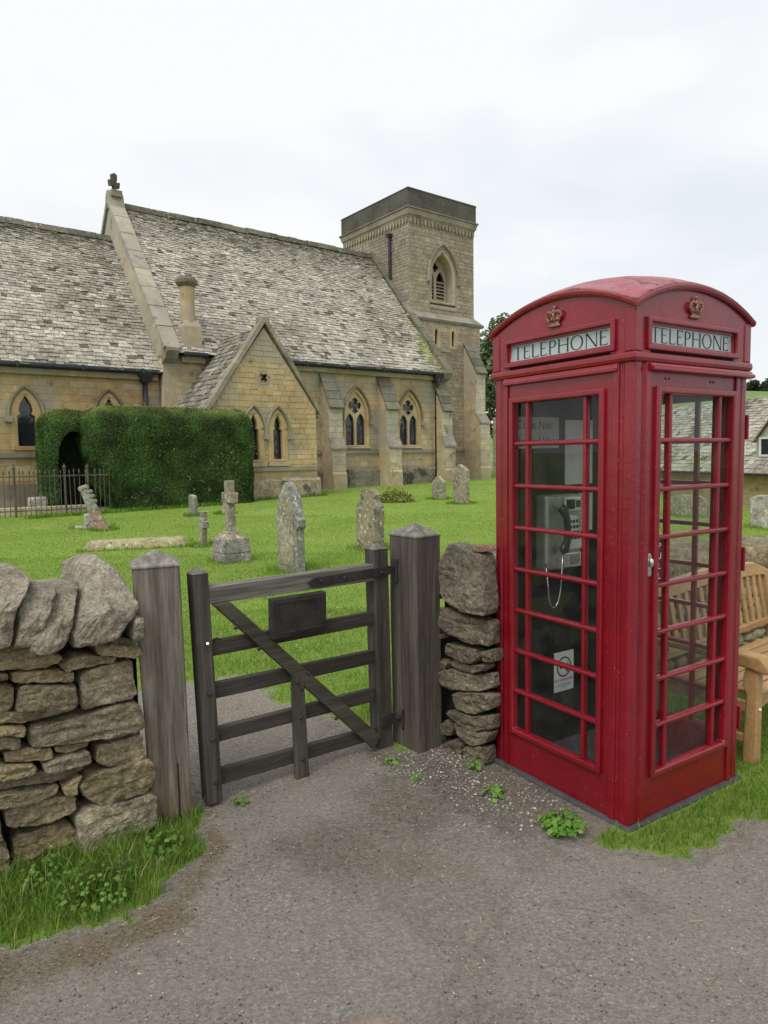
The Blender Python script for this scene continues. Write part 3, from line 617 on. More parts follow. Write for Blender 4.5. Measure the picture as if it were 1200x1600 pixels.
def build_church():
    ch = tag(empty('church', OX, PHI), 'golden stone church with stone slate roofs and a square tower', 'church')
    PS = lambda u, d, w: (u, -d, w)                    # south wall, d towards the camera
    def south(y): return lambda u, d, w: (u, y - d, w)
    left_blocks = 300
    # ---------------- nave wall with three traceried windows
    NW = [-2.85, -.05, 2.75]
    wall = link('nave_wall', plate([(-7.9, .1), (4.6, .1), (4.6, 5.12), (-7.9, 5.12)], [arch(.56, 2.02, 3.2, 4.26, c) for c in NW], south(0), -.5, 0, BUFF), M['ashlar'], ch)
    holes = [arch_iv(.60, 2.0, 3.2, 4.34, c) for c in NW]
    bl = facing(south(0), -3.9, 4.6, .3, 5.0, lambda z: (-9, 9), holes, (.32, .62), (.19, .25), .012, [BUFF, GOLD, PALE, GREYB], 3, 1.15)
    bl2 = facing(south(0), -7.45, -6.4, 3.4, 5.0, lambda z: (-9, 9), [], (.32, .62), (.19, .25), .012, [BUFF, GOLD, PALE], 4)
    tag(merge(bl + bl2).build('wall_blocks', M['ashlar'], wall, fix=False), kind='stuff')
    for c in NW:
        w = link('window', plate(arch(.64, 2.0, 3.2, 4.37, c, 12), [arch(.54, 2.06, 3.2, 4.20, c, 12)], south(0), -.16, .035, GOLD), M['dressed'], ch, bevel=.03)
        holes_t = [arch(.215, 2.08, 2.95, 3.36, c - .265, 7), arch(.215, 2.08, 2.95, 3.36, c + .265, 7), foil(c, 3.67, .325, 4, R(90), .62)]
        link('tracery', plate(arch(.55, 2.05, 3.2, 4.21, c, 12), holes_t, south(0), -.16, -.06, (.46, .37, .22)), M['dressed'], w, bevel=.012)
        mb = MB(); mb.prism(arch(.54, 2.05, 3.2, 4.20, c, 8), south(0), -.22, -.18); mb.build('pane', M['leaded'], w)
        hp = arch(.68, 2.9, 3.2, 4.42, c, 12)[2:]; pts = [(x, -.06, z) for x, z in [(c + .68, 3.05)] + hp + [(c - .68, 3.05)]]
        mb = MB(); mb.tube(pts, .055, 6, (.17, .14, .095))
        for sx in (-1, 1): mb.box(c + sx * .69 - .09, c + sx * .69 + .09, -.16, .0, 2.92, 3.08, (.26, .215, .15))
        mb.build('hood_mould', M['ashlar'], w)
        mb = MB(); mb.hexa([(c - .66, -.02, 1.88), (c + .66, -.02, 1.88), (c + .66, .06, 1.88), (c - .66, .06, 1.88)], [(c - .66, -.10, 1.95), (c + .66, -.10, 1.95), (c + .66, .05, 2.06), (c - .66, .05, 2.06)], (.36, .335, .28)); mb.build('sill', M['ashlar'], w)
    for a_, b_ in ((-3.85, -1.75), (-1.0, 1.1), (1.75, 4.1)):
        mb = MB(); mb.box(a_, b_, -.09, .0, 1.74, 1.86, (.25, .23, .19)); mb.build('string_course', M['ashlar'], ch)
        mb = MB(); mb.hexa([(a_, -.11, .15), (b_, -.11, .15), (b_, 0, .15), (a_, 0, .15)], [(a_, -.11, 1.02), (b_, -.11, 1.02), (b_, 0, 1.1), (a_, 0, 1.1)], (.22, .20, .15)); mb.build('plinth', M['plinth'], ch)
    # buttresses
    def buttress(s0, s1, y0, n1, n2, z1, z2, z3, zb=.1, name='buttress'):
        P = lambda u, d, w: (d, -u + y0, w)
        mb = MB(); mb.prism([(-.1, zb), (n2 + .06, zb), (n2 + .06, .95), (n2, 1.05), (n2, z1), (n1, z1 + .4), (n1, z2), (-.1, z3)], P, s0, s1, BUFF)
        b = mb.build(name, M['ashlar'], ch)
        blk = facing(lambda u, d, w: (u, y0 - n1 - d, w), s0, s1, z1 + .42, z2 - .02, lambda z: (-99, 99), [], (.25, .5), (.22, .32), .010, [(.50, .46, .37), PALE, (.56, .53, .45)], s0)
        blk += facing(lambda u, d, w: (u, y0 - n2 - d, w), s0, s1, 1.06, z1 - .02, lambda z: (-99, 99), [], (.25, .5), (.22, .32), .010, [(.48, .43, .33), PALE, GOLD], s0 + 1)
        tag(merge(blk).build('wall_blocks', M['ashlar'], b, fix=False), kind='stuff')
        k = 4
        for i in range(k):           # weathering slabs down the slope
            t0, t1 = i / k, (i + 1) / k + .06
            def q(t, off): return (y0 - (n1 + .05) * t - off * .75 - .0, z3 + .05 + (z2 - z3) * t + off * .6)
            a_, b_, c_, d_ = q(t0, .0), q(t1, .02), q(t1, .075), q(t0, .05)
            mb = MB(); pts = [a_, b_, c_, d_]
            mb.add([(s0 - .03, *p) for p in pts] + [(s1 + .03, *p) for p in pts], [(0, 1, 2, 3), (7, 6, 5, 4), (0, 4, 5, 1), (1, 5, 6, 2), (2, 6, 7, 3), (3, 7, 4, 0)], jit((.15, .138, .10), .3)); mb.build('weathering_slab', M['dark_stone'], b)
        mb = MB(); pts = [(y0 - n1 + .02, z1 + .46), (y0 - n2 - .05, z1 - .01), (y0 - n2 - .05, z1 + .06), (y0 - n1 + .02, z1 + .53)]
        mb.add([(s0 - .03, *p) for p in pts] + [(s1 + .03, *p) for p in pts], [(0, 1, 2, 3), (7, 6, 5, 4), (0, 4, 5, 1), (1, 5, 6, 2), (2, 6, 7, 3), (3, 7, 4, 0)], (.23, .215, .17)); mb.build('weathering_slab', M['dark_stone'], b)
    buttress(-1.76, -1.12, 0, .60, .78, 1.9, 3.5, 4.85)
    buttress(1.03, 1.67, 0, .60, .78, 1.94, 3.5, 4.8)
    buttress(4.12, 4.72, 0, .60, .78, 1.98, 3.52, 4.85)
    # ---------------- nave roof
    E0 = Vector((0, -.34, 5.18)); RD = Vector((0, 5.0, 11.40)); sl = (RD - E0); SL = sl.length; V1 = sl.normalized(); NN = Vector((0, -V1.z, V1.y))
    mb = MB(); x0, x1 = -7.46, 4.5
    mb.add([(x0, E0.y, E0.z), (x1, E0.y, E0.z), (x1, RD.y, RD.z), (x0, RD.y, RD.z), (x0, 10.3, 5.18), (x1, 10.3, 5.18), (x0, 5, 5.0), (x1, 5, 5.0)], [(0, 1, 2, 3), (3, 2, 5, 4), (0, 6, 7, 1), (6, 4, 5, 7), (0, 3, 4, 6), (1, 7, 5, 2)], (.12, .11, .09))
    roof = mb.build('nave_roof', M['tile'], ch)
    PT = lambda u, v, h: tuple(Vector((x0 + u, 0, 0)) + E0 + V1 * v + NN * h)
    def moss(u, v, c, rnd):
        d = (x1 - x0) - u                # distance from the east verge
        k = max(0, 1 - d / (1.25 - .10 * v)) * max(0, 1 - (v / 4.6) ** 2)
        if rnd.random() < k * 1.25: return mixc(c, (.22, .25, .055), rnd.uniform(.55, .95))
        return c
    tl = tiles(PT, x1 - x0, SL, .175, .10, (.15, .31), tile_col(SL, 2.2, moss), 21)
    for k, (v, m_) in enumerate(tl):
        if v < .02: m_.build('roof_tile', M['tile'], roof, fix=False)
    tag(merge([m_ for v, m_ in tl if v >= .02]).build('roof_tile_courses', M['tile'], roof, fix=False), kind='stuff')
    mb = MB(); u = x0 + .1
    while u < x1 - .1:
        w = random.uniform(.4, .6); z = random.uniform(-.02, .02); mb.add([(u, 4.78, 11.28 + z), (u + w, 4.78, 11.28 + z), (u + w, 5, 11.56 + z), (u, 5, 11.56 + z), (u, 5.22, 11.28 + z), (u + w, 5.22, 11.28 + z)], [(0, 1, 2, 3), (3, 2, 5, 4), (0, 3, 4), (1, 5, 2), (0, 4, 5, 1)], jit((.10, .092, .06), .3)); u += w + .01
    mb.build('ridge_stones', M['tile'], roof)
    # west gable of the nave with coping, kneeler and cross
    mb = MB(); mb.prism([(.42, .1), (.42, 5.0), (-.05, 5.0), (-.05, 5.35), (5, 11.35), (10.05, 5.35), (10.05, .1)], lambda u, d, w: (d, u, w), -7.9, -7.46, (.40, .355, .265)); gb = mb.build('nave_gable', M['ashlar'], ch)
    def coping(sa, sb, lift, y_foot, z_foot, th, col, nseg, name='coping', parent=None):
        top = Vector((0, 5, 11.38 + lift)); ft = Vector((0, y_foot, z_foot + lift))
        for i in range(nseg):
            a_, b_ = ft.lerp(top, i / nseg), ft.lerp(top, (i + 1) / nseg - .004)
            mb = MB(); d = random.uniform(-.012, .012); up = Vector((0, -.62, .5)) * (th + d)
            mb.hexa([(sa, a_.y, a_.z), (sb, a_.y, a_.z), (sb, b_.y, b_.z), (sa, b_.y, b_.z)], [(sa, a_.y + up.y, a_.z + up.z), (sb, a_.y + up.y, a_.z + up.z), (sb, b_.y + up.y, b_.z + up.z), (sa, b_.y + up.y, b_.z + up.z)], jit(col, .12)); mb.build(name, M['ashlar'], parent)
        a_, b_ = Vector((0, 10 - y_foot, z_foot + lift)), top
        mb = MB(); up = Vector((0, .62, .5)) * th
        mb.hexa([(sa, b_.y, b_.z), (sb, b_.y, b_.z), (sb, a_.y, a_.z), (sa, a_.y, a_.z)], [(sa, b_.y + up.y, b_.z + up.z), (sb, b_.y + up.y, b_.z + up.z), (sb, a_.y + up.y, a_.z + up.z), (sa, a_.y + up.y, a_.z + up.z)], col); mb.build(name, M['ashlar'], parent)
    coping(-7.98, -7.42, .06, -.32, 5.18, .20, (.33, .30, .235), 8, 'coping_stone', gb)
    mb = MB(); mb.prism([(-.50, 5.30), (-.50, 5.2), (-.30, 4.98), (.05, 4.80), (.05, 5.5), (-.3, 5.45)], lambda u, d, w: (d, u, w), -7.92, -7.5, (.24, .21, .16)); mb.build('kneeler', M['ashlar'], gb)
    cy, sx = 5.0, -7.68
    mb = MB(); mb.prism([(4.62, 11.25), (5.38, 11.25), (5.22, 11.75), (5.08, 11.9), (4.92, 11.9), (4.78, 11.75)], lambda u, d, w: (d, u, w), -7.95, -7.42, (.30, .275, .2))
    mb.prism([(4.62, 11.62), (4.80, 11.62), (4.76, 11.84), (4.60, 11.84)], lambda u, d, w: (d, u, w), -7.9, -7.5, (.28, .25, .18)); mb.build('saddle_stone', M['ashlar'], gb)
    mb = MB(); c_ = (.085, .08, .065)
    mb.prism([(-.06, 11.88), (.06, 11.88), (.05, 12.1), (.2, 12.06), (.23, 12.28), (.07, 12.24), (.1, 12.34), (.11, 12.52), (0, 12.58), (-.11, 12.52), (-.1, 12.34), (-.07, 12.24), (-.23, 12.28), (-.2, 12.06), (-.05, 12.1)], lambda u, d, w: (sx + d * .35 + u * .94, cy + u * .35 - d * .94, w), -.07, .07, c_)
    cr = mb.build('gable_cross', M['dark_stone'], ch)
    # east verge coping beside the tower
    for i in range(9):
        ft, top = Vector((0, -.42, 5.26)), Vector((0, 5, 11.55)); a_, b_ = ft.lerp(top, i / 9), ft.lerp(top, (i + 1) / 9 - .004); up = NN * .12
        mb = MB(); mb.hexa([(4.46, a_.y, a_.z), (4.82, a_.y, a_.z), (4.82, b_.y, b_.z), (4.46, b_.y, b_.z)], [(4.46, a_.y + up.y, a_.z + up.z), (4.82, a_.y + up.y, a_.z + up.z), (4.82, b_.y + up.y, b_.z + up.z), (4.46, b_.y + up.y, b_.z + up.z)], jit((.17, .155, .115), .15)); mb.build('verge_stone', M['dark_stone'], ch)
    mb = MB(); mb.prism([(-.05, .1), (-.05, 5.0), (5, 11.42), (10, 5.2), (10, .1)], lambda u, d, w: (d, u, w), 4.5, 4.84, BUFF); mb.build('nave_gable', M['ashlar'], ch)
    mb = MB(); mb.prism([(-.52, 5.32), (-.52, 5.2), (-.35, 4.95), (.05, 4.8), (.05, 5.4)], lambda u, d, w: (d, u, w), 4.44, 4.86, (.25, .22, .16)); mb.build('kneeler', M['ashlar'], ch)
    # eaves cornice + gutters + pipes
    def eaves(a_, b_, y, z, nm='gutter'):
        mb = MB(); mb.box(a_, b_, y - .18, y + .02, z - .36, z - .16, (.36, .30, .19)); cn = mb.build('eaves_cornice', M['ashlar'], ch, bevel=.03)
        mb = MB(); mb.box(a_ - .02, b_ + .02, y - .42, y - .17, z - .155, z - .02); g = mb.build(nm, M['leadpipe'], ch, bevel=.04)
        u = a_ + 1
        while u < b_: mb = MB(); mb.box(u, u + .07, y - .44, y - .16, z - .175, z - .01); mb.build('gutter_bracket', M['leadpipe'], g); u += 1.85
    eaves(-3.6, 4.42, 0, 5.24); eaves(-7.3, -6.45, 0, 5.24)
    mb = MB(); mb.tube([(4.17, -.32, 5.0), (4.17, -.28, 4.7), (4.17, -.16, 4.5), (4.17, -.16, .3)], .075, 10); p_ = mb.build('downpipe', M['leadpipe'], ch, smooth=True)
    mb = MB(); mb.hexa([(4.03, -.33, 4.80), (4.31, -.33, 4.80), (4.31, -.03, 4.80), (4.03, -.03, 4.80)], [(3.93, -.42, 5.08), (4.41, -.42, 5.08), (4.41, .0, 5.08), (3.93, .0, 5.08)]); mb.build('hopper_head', M['leadpipe'], p_, bevel=.02)
    for z in (3.25, 1.2): mb = MB(); mb.lathe([(.095, z - .05), (.095, z + .05)], 10, (4.17, -.16, 0)); mb.build('pipe_collar', M['leadpipe'], p_)
    # ---------------- chancel
    cyw = .4; CWN = [-12.03, -9.58, -14.5]
    def tref(c, hw, z0, zs, za):
        h = za - zs
        half = [(hw, zs), (hw * .62, zs + h * .10), (hw * .80, zs + h * .30), (hw * .62, zs + h * .58), (hw * .25, zs + h * .86)]
        return [(c - hw, z0), (c + hw, z0)] + [(c + x, z) for x, z in half] + [(c, za)] + [(c - x, z) for x, z in half[::-1]]
    cwall = link('chancel_wall', plate([(-17, .1), (-7.9, .1), (-7.9, 4.5), (-17, 4.5)], [arch(.36, 2.06, 3.05, 3.7, c) for c in CWN], south(cyw), -.5, 0, GOLD), M['ashlar'], ch)
    cb = facing(south(cyw), -14, -7.9, .3, 4.4, lambda z: (-99, 99), [arch_iv(.42, 1.98, 3.05, 3.80, c) for c in CWN], (.35, .75), (.2, .28), .010, [GOLD, GOLD, BUFF, PALE], 8, .9)
    vis = [b for b in cb if min(v[2] for v in b.v) > 1.9 and min(v[0] for v in b.v) > -13.4]; rest = [b for b in cb if b not in vis]
    for b in vis[:120]: b.build('wall_block', M['ashlar'], cwall, fix=False)
    tag(merge(rest + vis[120:]).build('wall_blocks', M['ashlar'], cwall, fix=False), kind='stuff')
    for c in CWN:
        w = link('window', plate(arch(.43, 1.98, 3.05, 3.82, c, 12), [tref(c, .245, 2.1, 3.0, 3.62)], south(cyw), -.14, .03, (.45, .325, .16)), M['dressed'], ch, bevel=.03)
        mb = MB(); mb.prism(arch(.27, 2.08, 3.0, 3.66, c, 8), south(cyw), -.2, -.15); mb.build('pane', M['leaded'], w)
        pts = [(x, cyw - .05, z) for x, z in [(c + .48, 2.98)] + arch(.48, 2.9, 3.05, 3.9, c, 12)[2:] + [(c - .48, 2.98)]]
        mb = MB(); mb.tube(pts, .045, 6, (.22, .19, .14))
        for q in (-1, 1): mb.box(c + q * .5 - .1, c + q * .5 + .1, cyw - .2, cyw, 2.82, 3.0, (.24, .21, .16))
        mb.build('hood_mould', M['ashlar'], w)
        mb = MB(); mb.box(c - .40, c + .40, cyw - .05, cyw + .05, 1.98, 2.09, (.36, .22, .10)); mb.build('sill', M['dressed'], w)
    mb = MB(); mb.box(-17, -7.95, cyw - .10, cyw, 1.76, 1.90, (.25, .225, .17)); mb.box(-17, -7.95, cyw - .12, cyw, .1, .95, (.25, .215, .15)); mb.build('string_course', M['ashlar'], ch)
    E1 = Vector((0, .06, 4.56)); RC = Vector((0, 5.0, 10.10)); s2 = RC - E1; SL2 = s2.length; V2 = s2.normalized(); N2 = Vector((0, -V2.z, V2.y)); c0, c1 = -17.0, -7.9
    mb = MB(); mb.add([(c0, E1.y, E1.z), (c1, E1.y, E1.z), (c1, RC.y, RC.z), (c0, RC.y, RC.z), (c0, 10, 4.56), (c1, 10, 4.56), (c0, 5, 4.4), (c1, 5, 4.4)], [(0, 1, 2, 3), (3, 2, 5, 4), (0, 6, 7, 1), (6, 4, 5, 7), (0, 3, 4, 6), (1, 7, 5, 2)], (.12, .11, .09)); croof = mb.build('chancel_roof', M['tile'], ch)
    PC = lambda u, v, h: tuple(Vector((c0 + u, 0, 0)) + E1 + V2 * v + N2 * h)
    tl = tiles(PC, c1 - c0, SL2, .19, .105, (.16, .34), tile_col(SL2, 9.1), 33)
    n = 0; keep = []
    for v, m_ in tl:
        if v < 1.6 and min(p[0] for p in m_.v) > -13.6 and n < 90: m_.build('roof_tile', M['tile'], croof, fix=False); n += 1
        else: keep.append(m_)
    tag(merge(keep).build('roof_tile_courses', M['tile'], croof, fix=False), kind='stuff')
    mb = MB(); u = c0
    while u < c1 - .1:
        w = random.uniform(.4, .6); z = random.uniform(-.02, .02); mb.add([(u, 4.78, 9.98 + z), (u + w, 4.78, 9.98 + z), (u + w, 5, 10.24 + z), (u, 5, 10.24 + z), (u, 5.22, 9.98 + z), (u + w, 5.22, 9.98 + z)], [(0, 1, 2, 3), (3, 2, 5, 4), (0, 3, 4), (1, 5, 2), (0, 4, 5, 1)], jit((.12, .11, .08), .3)); u += w + .01
    mb.build('ridge_stones', M['tile'], croof)
    eaves(-17, -8.0, cyw, 4.62)
    mb = MB(); mb.tube([(-8.43, .28, 4.2), (-8.43, .28, .3)], .085, 10); p_ = mb.build('downpipe', M['leadpipe'], ch, smooth=True)
    mb = MB(); mb.hexa([(-8.56, .13, 4.18), (-8.30, .13, 4.18), (-8.30, .40, 4.18), (-8.56, .40, 4.18)], [(-8.68, .02, 4.42), (-8.18, .02, 4.42), (-8.18, .41, 4.42), (-8.68, .41, 4.42)]); mb.build('hopper_head', M['leadpipe'], p_, bevel=.02)
    mb = MB(); mb.box(-8.64, -8.22, .06, .41, 4.43, 4.64, (.30, .27, .21)); mb.build('corbel', M['dark_stone'], p_, bevel=.04)
    # ---------------- chimney on the nave eaves
    mb = MB(); mb.box(-7.2, -6.58, -.2, .42, 5.0, 6.1, BUFF); mb.hexa([(-7.2, -.2, 6.1), (-6.58, -.2, 6.1), (-6.58, .42, 6.1), (-7.2, .42, 6.1)], [(-7.12, -.12, 6.3), (-6.66, -.12, 6.3), (-6.66, .34, 6.3), (-7.12, .34, 6.3)], BUFF); cm = mb.build('chimney_base', M['ashlar'], ch)
    mb = MB(); mb.lathe([(.25, 6.25), (.24, 7.5)], 20, (-6.93, .1, 0), (.40, .31, .175)); mb.build('chimney_shaft', M['ashlar'], cm, smooth=False)
    mb = MB(); mb.lathe([(.27, 7.45), (.36, 7.56), (.36, 7.66), (.30, 7.76), (.1, 7.8)], 20, (-6.93, .1, 0), (.17, .15, .11)); mb.build('chimney_cap', M['dark_stone'], cm)
    # ---------------- vestry (gabled projection)
    y0 = -3.0; vc = -5.70; hwv = 1.86; ze, za = 3.2, 5.74
    gl = [(vc - hwv, .1), (vc + hwv, .1), (vc + hwv, ze), (vc, za), (vc - hwv, ze)]
    LN = [-5.31, -6.17]
    vw = link('vestry_wall', plate(gl, [arch(.24, 1.55, 2.5, 3.05, c) for c in LN] + [foil(-5.76, 4.18, .17, 4, R(45))], south(y0), -.4, 0, BUFF), M['ashlar'], ch)
    lim = lambda z: (vc - hwv + max(0, (z - ze) * hwv / (za - ze)) , vc + hwv - max(0, (z - ze) * hwv / (za - ze)))
    bl = facing(south(y0), vc - hwv, vc + hwv, .3, za, lim, [arch_iv(.36, 1.4, 2.45, 3.2, c) for c in LN] + [lambda z: (-5.76 - math.sqrt(max(0, .09 - (z - 4.18) ** 2)), -5.76 + math.sqrt(max(0, .09 - (z - 4.18) ** 2))) if abs(z - 4.18) < .3 else None], (.24, .52), (.15, .205), .016, [GOLD, BUFF, BUFF, PALE], 15, .9)
    vis = [b for b in bl if max(v[2] for v in b.v) > .9]
    for b in vis[:180]: b.build('wall_block', M['ashlar'], vw, fix=False)
    tag(merge([b for b in bl if b not in vis[:180]]).build('wall_blocks', M['ashlar'], vw, fix=False), kind='stuff')
    for c in LN:
        w = link('window', plate(arch(.37, 1.5, 2.45, 3.2, c, 12), [tref(c, .165, 1.58, 2.5, 3.0)], south(y0), -.16, .03, (.47, .34, .17)), M['dressed'], ch, bevel=.03)
        mb = MB(); mb.prism(arch(.2, 1.55, 2.45, 3.05, c, 8), south(y0), -.24, -.17); mb.build('pane', M['leaded'], w)
        pts = [(x, y0 - .05, z) for x, z in [(c + .42, 2.38)] + arch(.42, 2.3, 2.45, 3.29, c, 12)[2:] + [(c - .42, 2.38)]]
        mb = MB(); mb.tube(pts, .045, 6, (.24, .21, .15)); mb.box(c + .42 - .08, c + .42 + .08, y0 - .16, y0, 2.22, 2.4, (.25, .22, .16)); mb.build('hood_mould', M['ashlar'], w)
        mb = MB(); mb.box(c - .4, c + .4, y0 - .12, y0 + .05, 1.36, 1.50, (.40, .33, .22)); mb.build('sill', M['ashlar'], w)
    link('quatrefoil_window', plate(foil(-5.76, 4.18, .27, 4, R(45), .75), [foil(-5.76, 4.18, .165, 4, R(45))], south(y0), -.14, .012, (.38, .31, .2)), M['dressed'], ch)
    mb = MB(); mb.prism(foil(-5.76, 4.18, .2, 4, R(45)), south(y0), -.2, -.15); mb.build('quatrefoil_pane', M['leaded'], ch)
    mb = MB(); mb.box(vc - hwv - .02, vc + hwv + .02, y0 - .10, y0, 1.2, 1.33, (.27, .235, .17)); mb.build('string_course', M['ashlar'], ch); mb = MB(); mb.hexa([(vc - hwv - .05, y0 - .13, .1), (vc + hwv + .05, y0 - .13, .1), (vc + hwv + .05, y0, .1), (vc - hwv - .05, y0, .1)], [(vc - hwv - .05, y0 - .13, .88), (vc + hwv + .05, y0 - .13, .88), (vc + hwv + .05, y0, .98), (vc - hwv - .05, y0, .98)], (.33, .28, .19)); mb.build('plinth', M['plinth'], ch)
    for s in (-1, 1): mb = MB(); xx = vc + s * (hwv - .2); mb.box(xx - .2, xx + .2, y0 + .4, .2, .1, ze, BUFF); mb.build('vestry_side_wall', M['ashlar'], ch)
    eL = Vector((vc - hwv - .16, 0, ze - .22)); rt = Vector((vc, 0, za + .06)); sv = rt - eL; SV = sv.length; V3 = sv.normalized(); N3 = Vector((-V3.z, 0, V3.x))
    mb = MB(); ya, yb = y0 + .16, .9
    mb.add([(eL.x, ya, eL.z), (eL.x, yb, eL.z), (rt.x, yb, rt.z), (rt.x, ya, rt.z), (2 * vc - eL.x, ya, eL.z), (2 * vc - eL.x, yb, eL.z)], [(0, 3, 2, 1), (3, 4, 5, 2), (0, 4, 3), (1, 2, 5), (0, 1, 5, 4)], (.12, .11, .09)); vr = mb.build('vestry_roof', M['tile'], ch)
    PV = lambda u, v, h: tuple(Vector((0, yb - u, 0)) + eL + V3 * v + N3 * h)
    tv = tiles(PV, yb - ya, SV, .23, .17, (.2, .4), lambda u, v, r_: jit(r_.choice([(.20, .188, .15), (.24, .225, .18), (.15, .14, .115), (.29, .275, .22)]), .14, .0), 41)
    for v, m_ in tv: m_.build('roof_tile', M['tile'], vr, fix=False)
    PV2 = lambda u, v, h: tuple(Vector((0, ya + u, 0)) + Vector((2 * vc - eL.x, 0, eL.z)) + Vector((-V3.x, 0, V3.z)) * v + Vector((V3.z, 0, V3.x)) * h)
    tag(merge([m_ for v, m_ in tiles(PV2, yb - ya, SV, .23, .17, (.2, .4), tile_col(SV, 3), 43)]).build('roof_tile_courses', M['tile'], vr, fix=False), kind='stuff')
    for s in (-1, 1):
        for i in range(6):
            f0 = Vector((vc + s * (hwv + .12), 0, ze - .14)); tp = Vector((vc, 0, za + .16)); a_, b_ = f0.lerp(tp, i / 6), f0.lerp(tp, (i + 1) / 6 - .003)
            up = Vector((s * V3.z, 0, V3.x)) * .13
            mb = MB(); ys = (y0 - .09, y0 + .24); lo = [(a_.x, ys[0], a_.z), (a_.x, ys[1], a_.z), (b_.x, ys[1], b_.z), (b_.x, ys[0], b_.z)]; hi = [(p[0] + up.x, p[1], p[2] + up.z) for p in lo]
            mb.hexa(lo, hi, jit((.26, .23, .165), .14)); mb.build('coping_stone', M['dark_stone'] if s > 0 else M['ashlar'], vw)
    mb = MB(); mb.box(vc - .17, vc + .17, y0 - .10, y0 + .25, za + .12, za + .36, (.28, .25, .18)); mb.build('coping_stone', M['ashlar'], vw, bevel=.05)
    # ---------------- tower
    T0, T1, TY0, TY1 = 4.72, 8.93, 2.25, 7.5; TB = (.31, .26, .185); TG = (.275, .24, .185); TP = (.365, .33, .26)
    mb = MB(); mb.box(4.9, 9.05, 2.4, 7.75, .1, 7.98, TB); mb.build('tower_lower_stage', M['rubble'], ch)
    tc = 6.86
    SLT = [6.12, 7.22]
    tl_ = link('tower_lower_face', plate([(4.9, .1), (9.05, .1), (9.05, 7.96), (4.9, 7.96)], [arch(.12, 6.85, 7.45, 7.65, c, 5) for c in SLT], south(1.95), -.44, 0, TB), M['rubble'], ch)
    for c in SLT:
        mb = MB(); mb.prism(arch(.14, 6.8, 7.45, 7.7, c, 5), south(1.95), -.46, -.3); mb.build('slit_window', M['backboard'], tl_)
        link('slit_surround', plate(arch(.26, 6.72, 7.45, 7.84, c, 6), [arch(.11, 6.87, 7.45, 7.63, c, 6)], south(1.95), -.2, .016, (.40, .32, .2)), M['dressed'], tl_)
    rub = facing(south(1.95), 4.9, 9.05, .3, 7.95, lambda z: (-99, 99), [arch_iv(.27, 6.7, 7.45, 7.85, c) for c in SLT], (.2, .55), (.14, .24), .012, [TB, TG, BUFF], 51, .9)
    tag(merge(rub).build('wall_blocks', M['rubble'], tl_, fix=False), kind='stuff')
    # weathered set-off below the belfry
    def ring(y_out, z0, z1, y_in, col, name, m_, bev=0, parent=None):
        a_ = [(T0 - y_out, TY0 - y_out), (T1 + y_out, TY0 - y_out), (T1 + y_out, TY1 + y_out), (T0 - y_out, TY1 + y_out)]
        b_ = [(T0 - y_in, TY0 - y_in), (T1 + y_in, TY0 - y_in), (T1 + y_in, TY1 + y_in), (T0 - y_in, TY1 + y_in)]
        mb = MB(); mb.hexa([(x, y, z0) for x, y in a_], [(x, y, z1) for x, y in b_], col); return mb.build(name, m_, parent or ch, bevel=bev)
    ring(.36, 7.93, 8.06, .36, (.17, .15, .115), 'tower_string', M['dark_stone']); ring(.34, 8.06, 8.42, .0, (.26, .235, .18), 'tower_set_off', M['ashlar'])
    mb = MB(); mb.box(T0, T1, TY0 + .95, TY1, 8.0, 12.75, TB); mb.build('tower_belfry', M['rubble'], ch)
    bf = link('tower_belfry_face', plate([(T0, 8.1), (T1, 8.1), (T1, 12.75), (T0, 12.75)], [arch(.86, 8.75, 10.1, 11.5, tc, 12)], south(TY0), -.95, 0, TB), M['rubble'], ch)
    rub = facing(south(TY0), T0, T1, 8.42, 12.35, lambda z: (-99, 99), [arch_iv(.95, 8.7, 10.1, 11.68, tc)], (.18, .5), (.14, .24), .014, [TB, TG, TP, BUFF], 53)
    tag(merge(rub).build('wall_blocks', M['rubble'], bf, fix=False), kind='stuff')
    mb = MB(); mb.box(T0 - .001, T0 + .55, TY0 + .001, TY0 + .56, 8.1, 12.74, TB)
    PW = lambda u, d, w: (T0 - d, u, w)
    rub = facing(PW, TY0, TY1, 8.0, 12.35, lambda z: (-99, 99), [], (.16, .46), (.12, .22), .016, [TG, TP, TB, TP], 57)
    wf = merge(rub).build('wall_blocks', M['rubble'], bf); tag(wf, kind='stuff')
    # belfry window
    w = link('belfry_window', plate(arch(.875, 8.9, 10.1, 11.52, tc, 14), [arch(.70, 9.0, 10.08, 11.28, tc, 14)], south(TY0), -.9, -.02, (.38, .33, .24)), M['dressed'], ch, bevel=.09, seg=3)
    mb = MB(); mb.hexa([(tc - .86, TY0 - .05, 8.62), (tc + .86, TY0 - .05, 8.62), (tc + .86, TY0 + .8, 8.62), (tc - .86, TY0 + .8, 8.62)], [(tc - .86, TY0 - .05, 8.74), (tc + .86, TY0 - .05, 8.74), (tc + .86, TY0 + .8, 9.25), (tc - .86, TY0 + .8, 9.25)], (.36, .335, .27)); mb.build('sill', M['ashlar'], w)
    mb = MB(); mb.prism(arch(.72, 9.0, 10.05, 11.32, tc, 10), south(TY0), -.94, -.88); mb.build('dark_opening', M['backboard'], w)
    tr = [arch(.29, 9.2, 10.05, 10.6, tc - .355, 7), arch(.29, 9.2, 10.05, 10.6, tc + .355, 7), foil(tc, 10.78, .24, 4, R(90), .6)]
    link('tracery', plate(arch(.71, 9.0, 10.06, 11.29, tc, 12), tr, south(TY0), -.70, -.58, (.42, .37, .27)), M['dressed'], w)
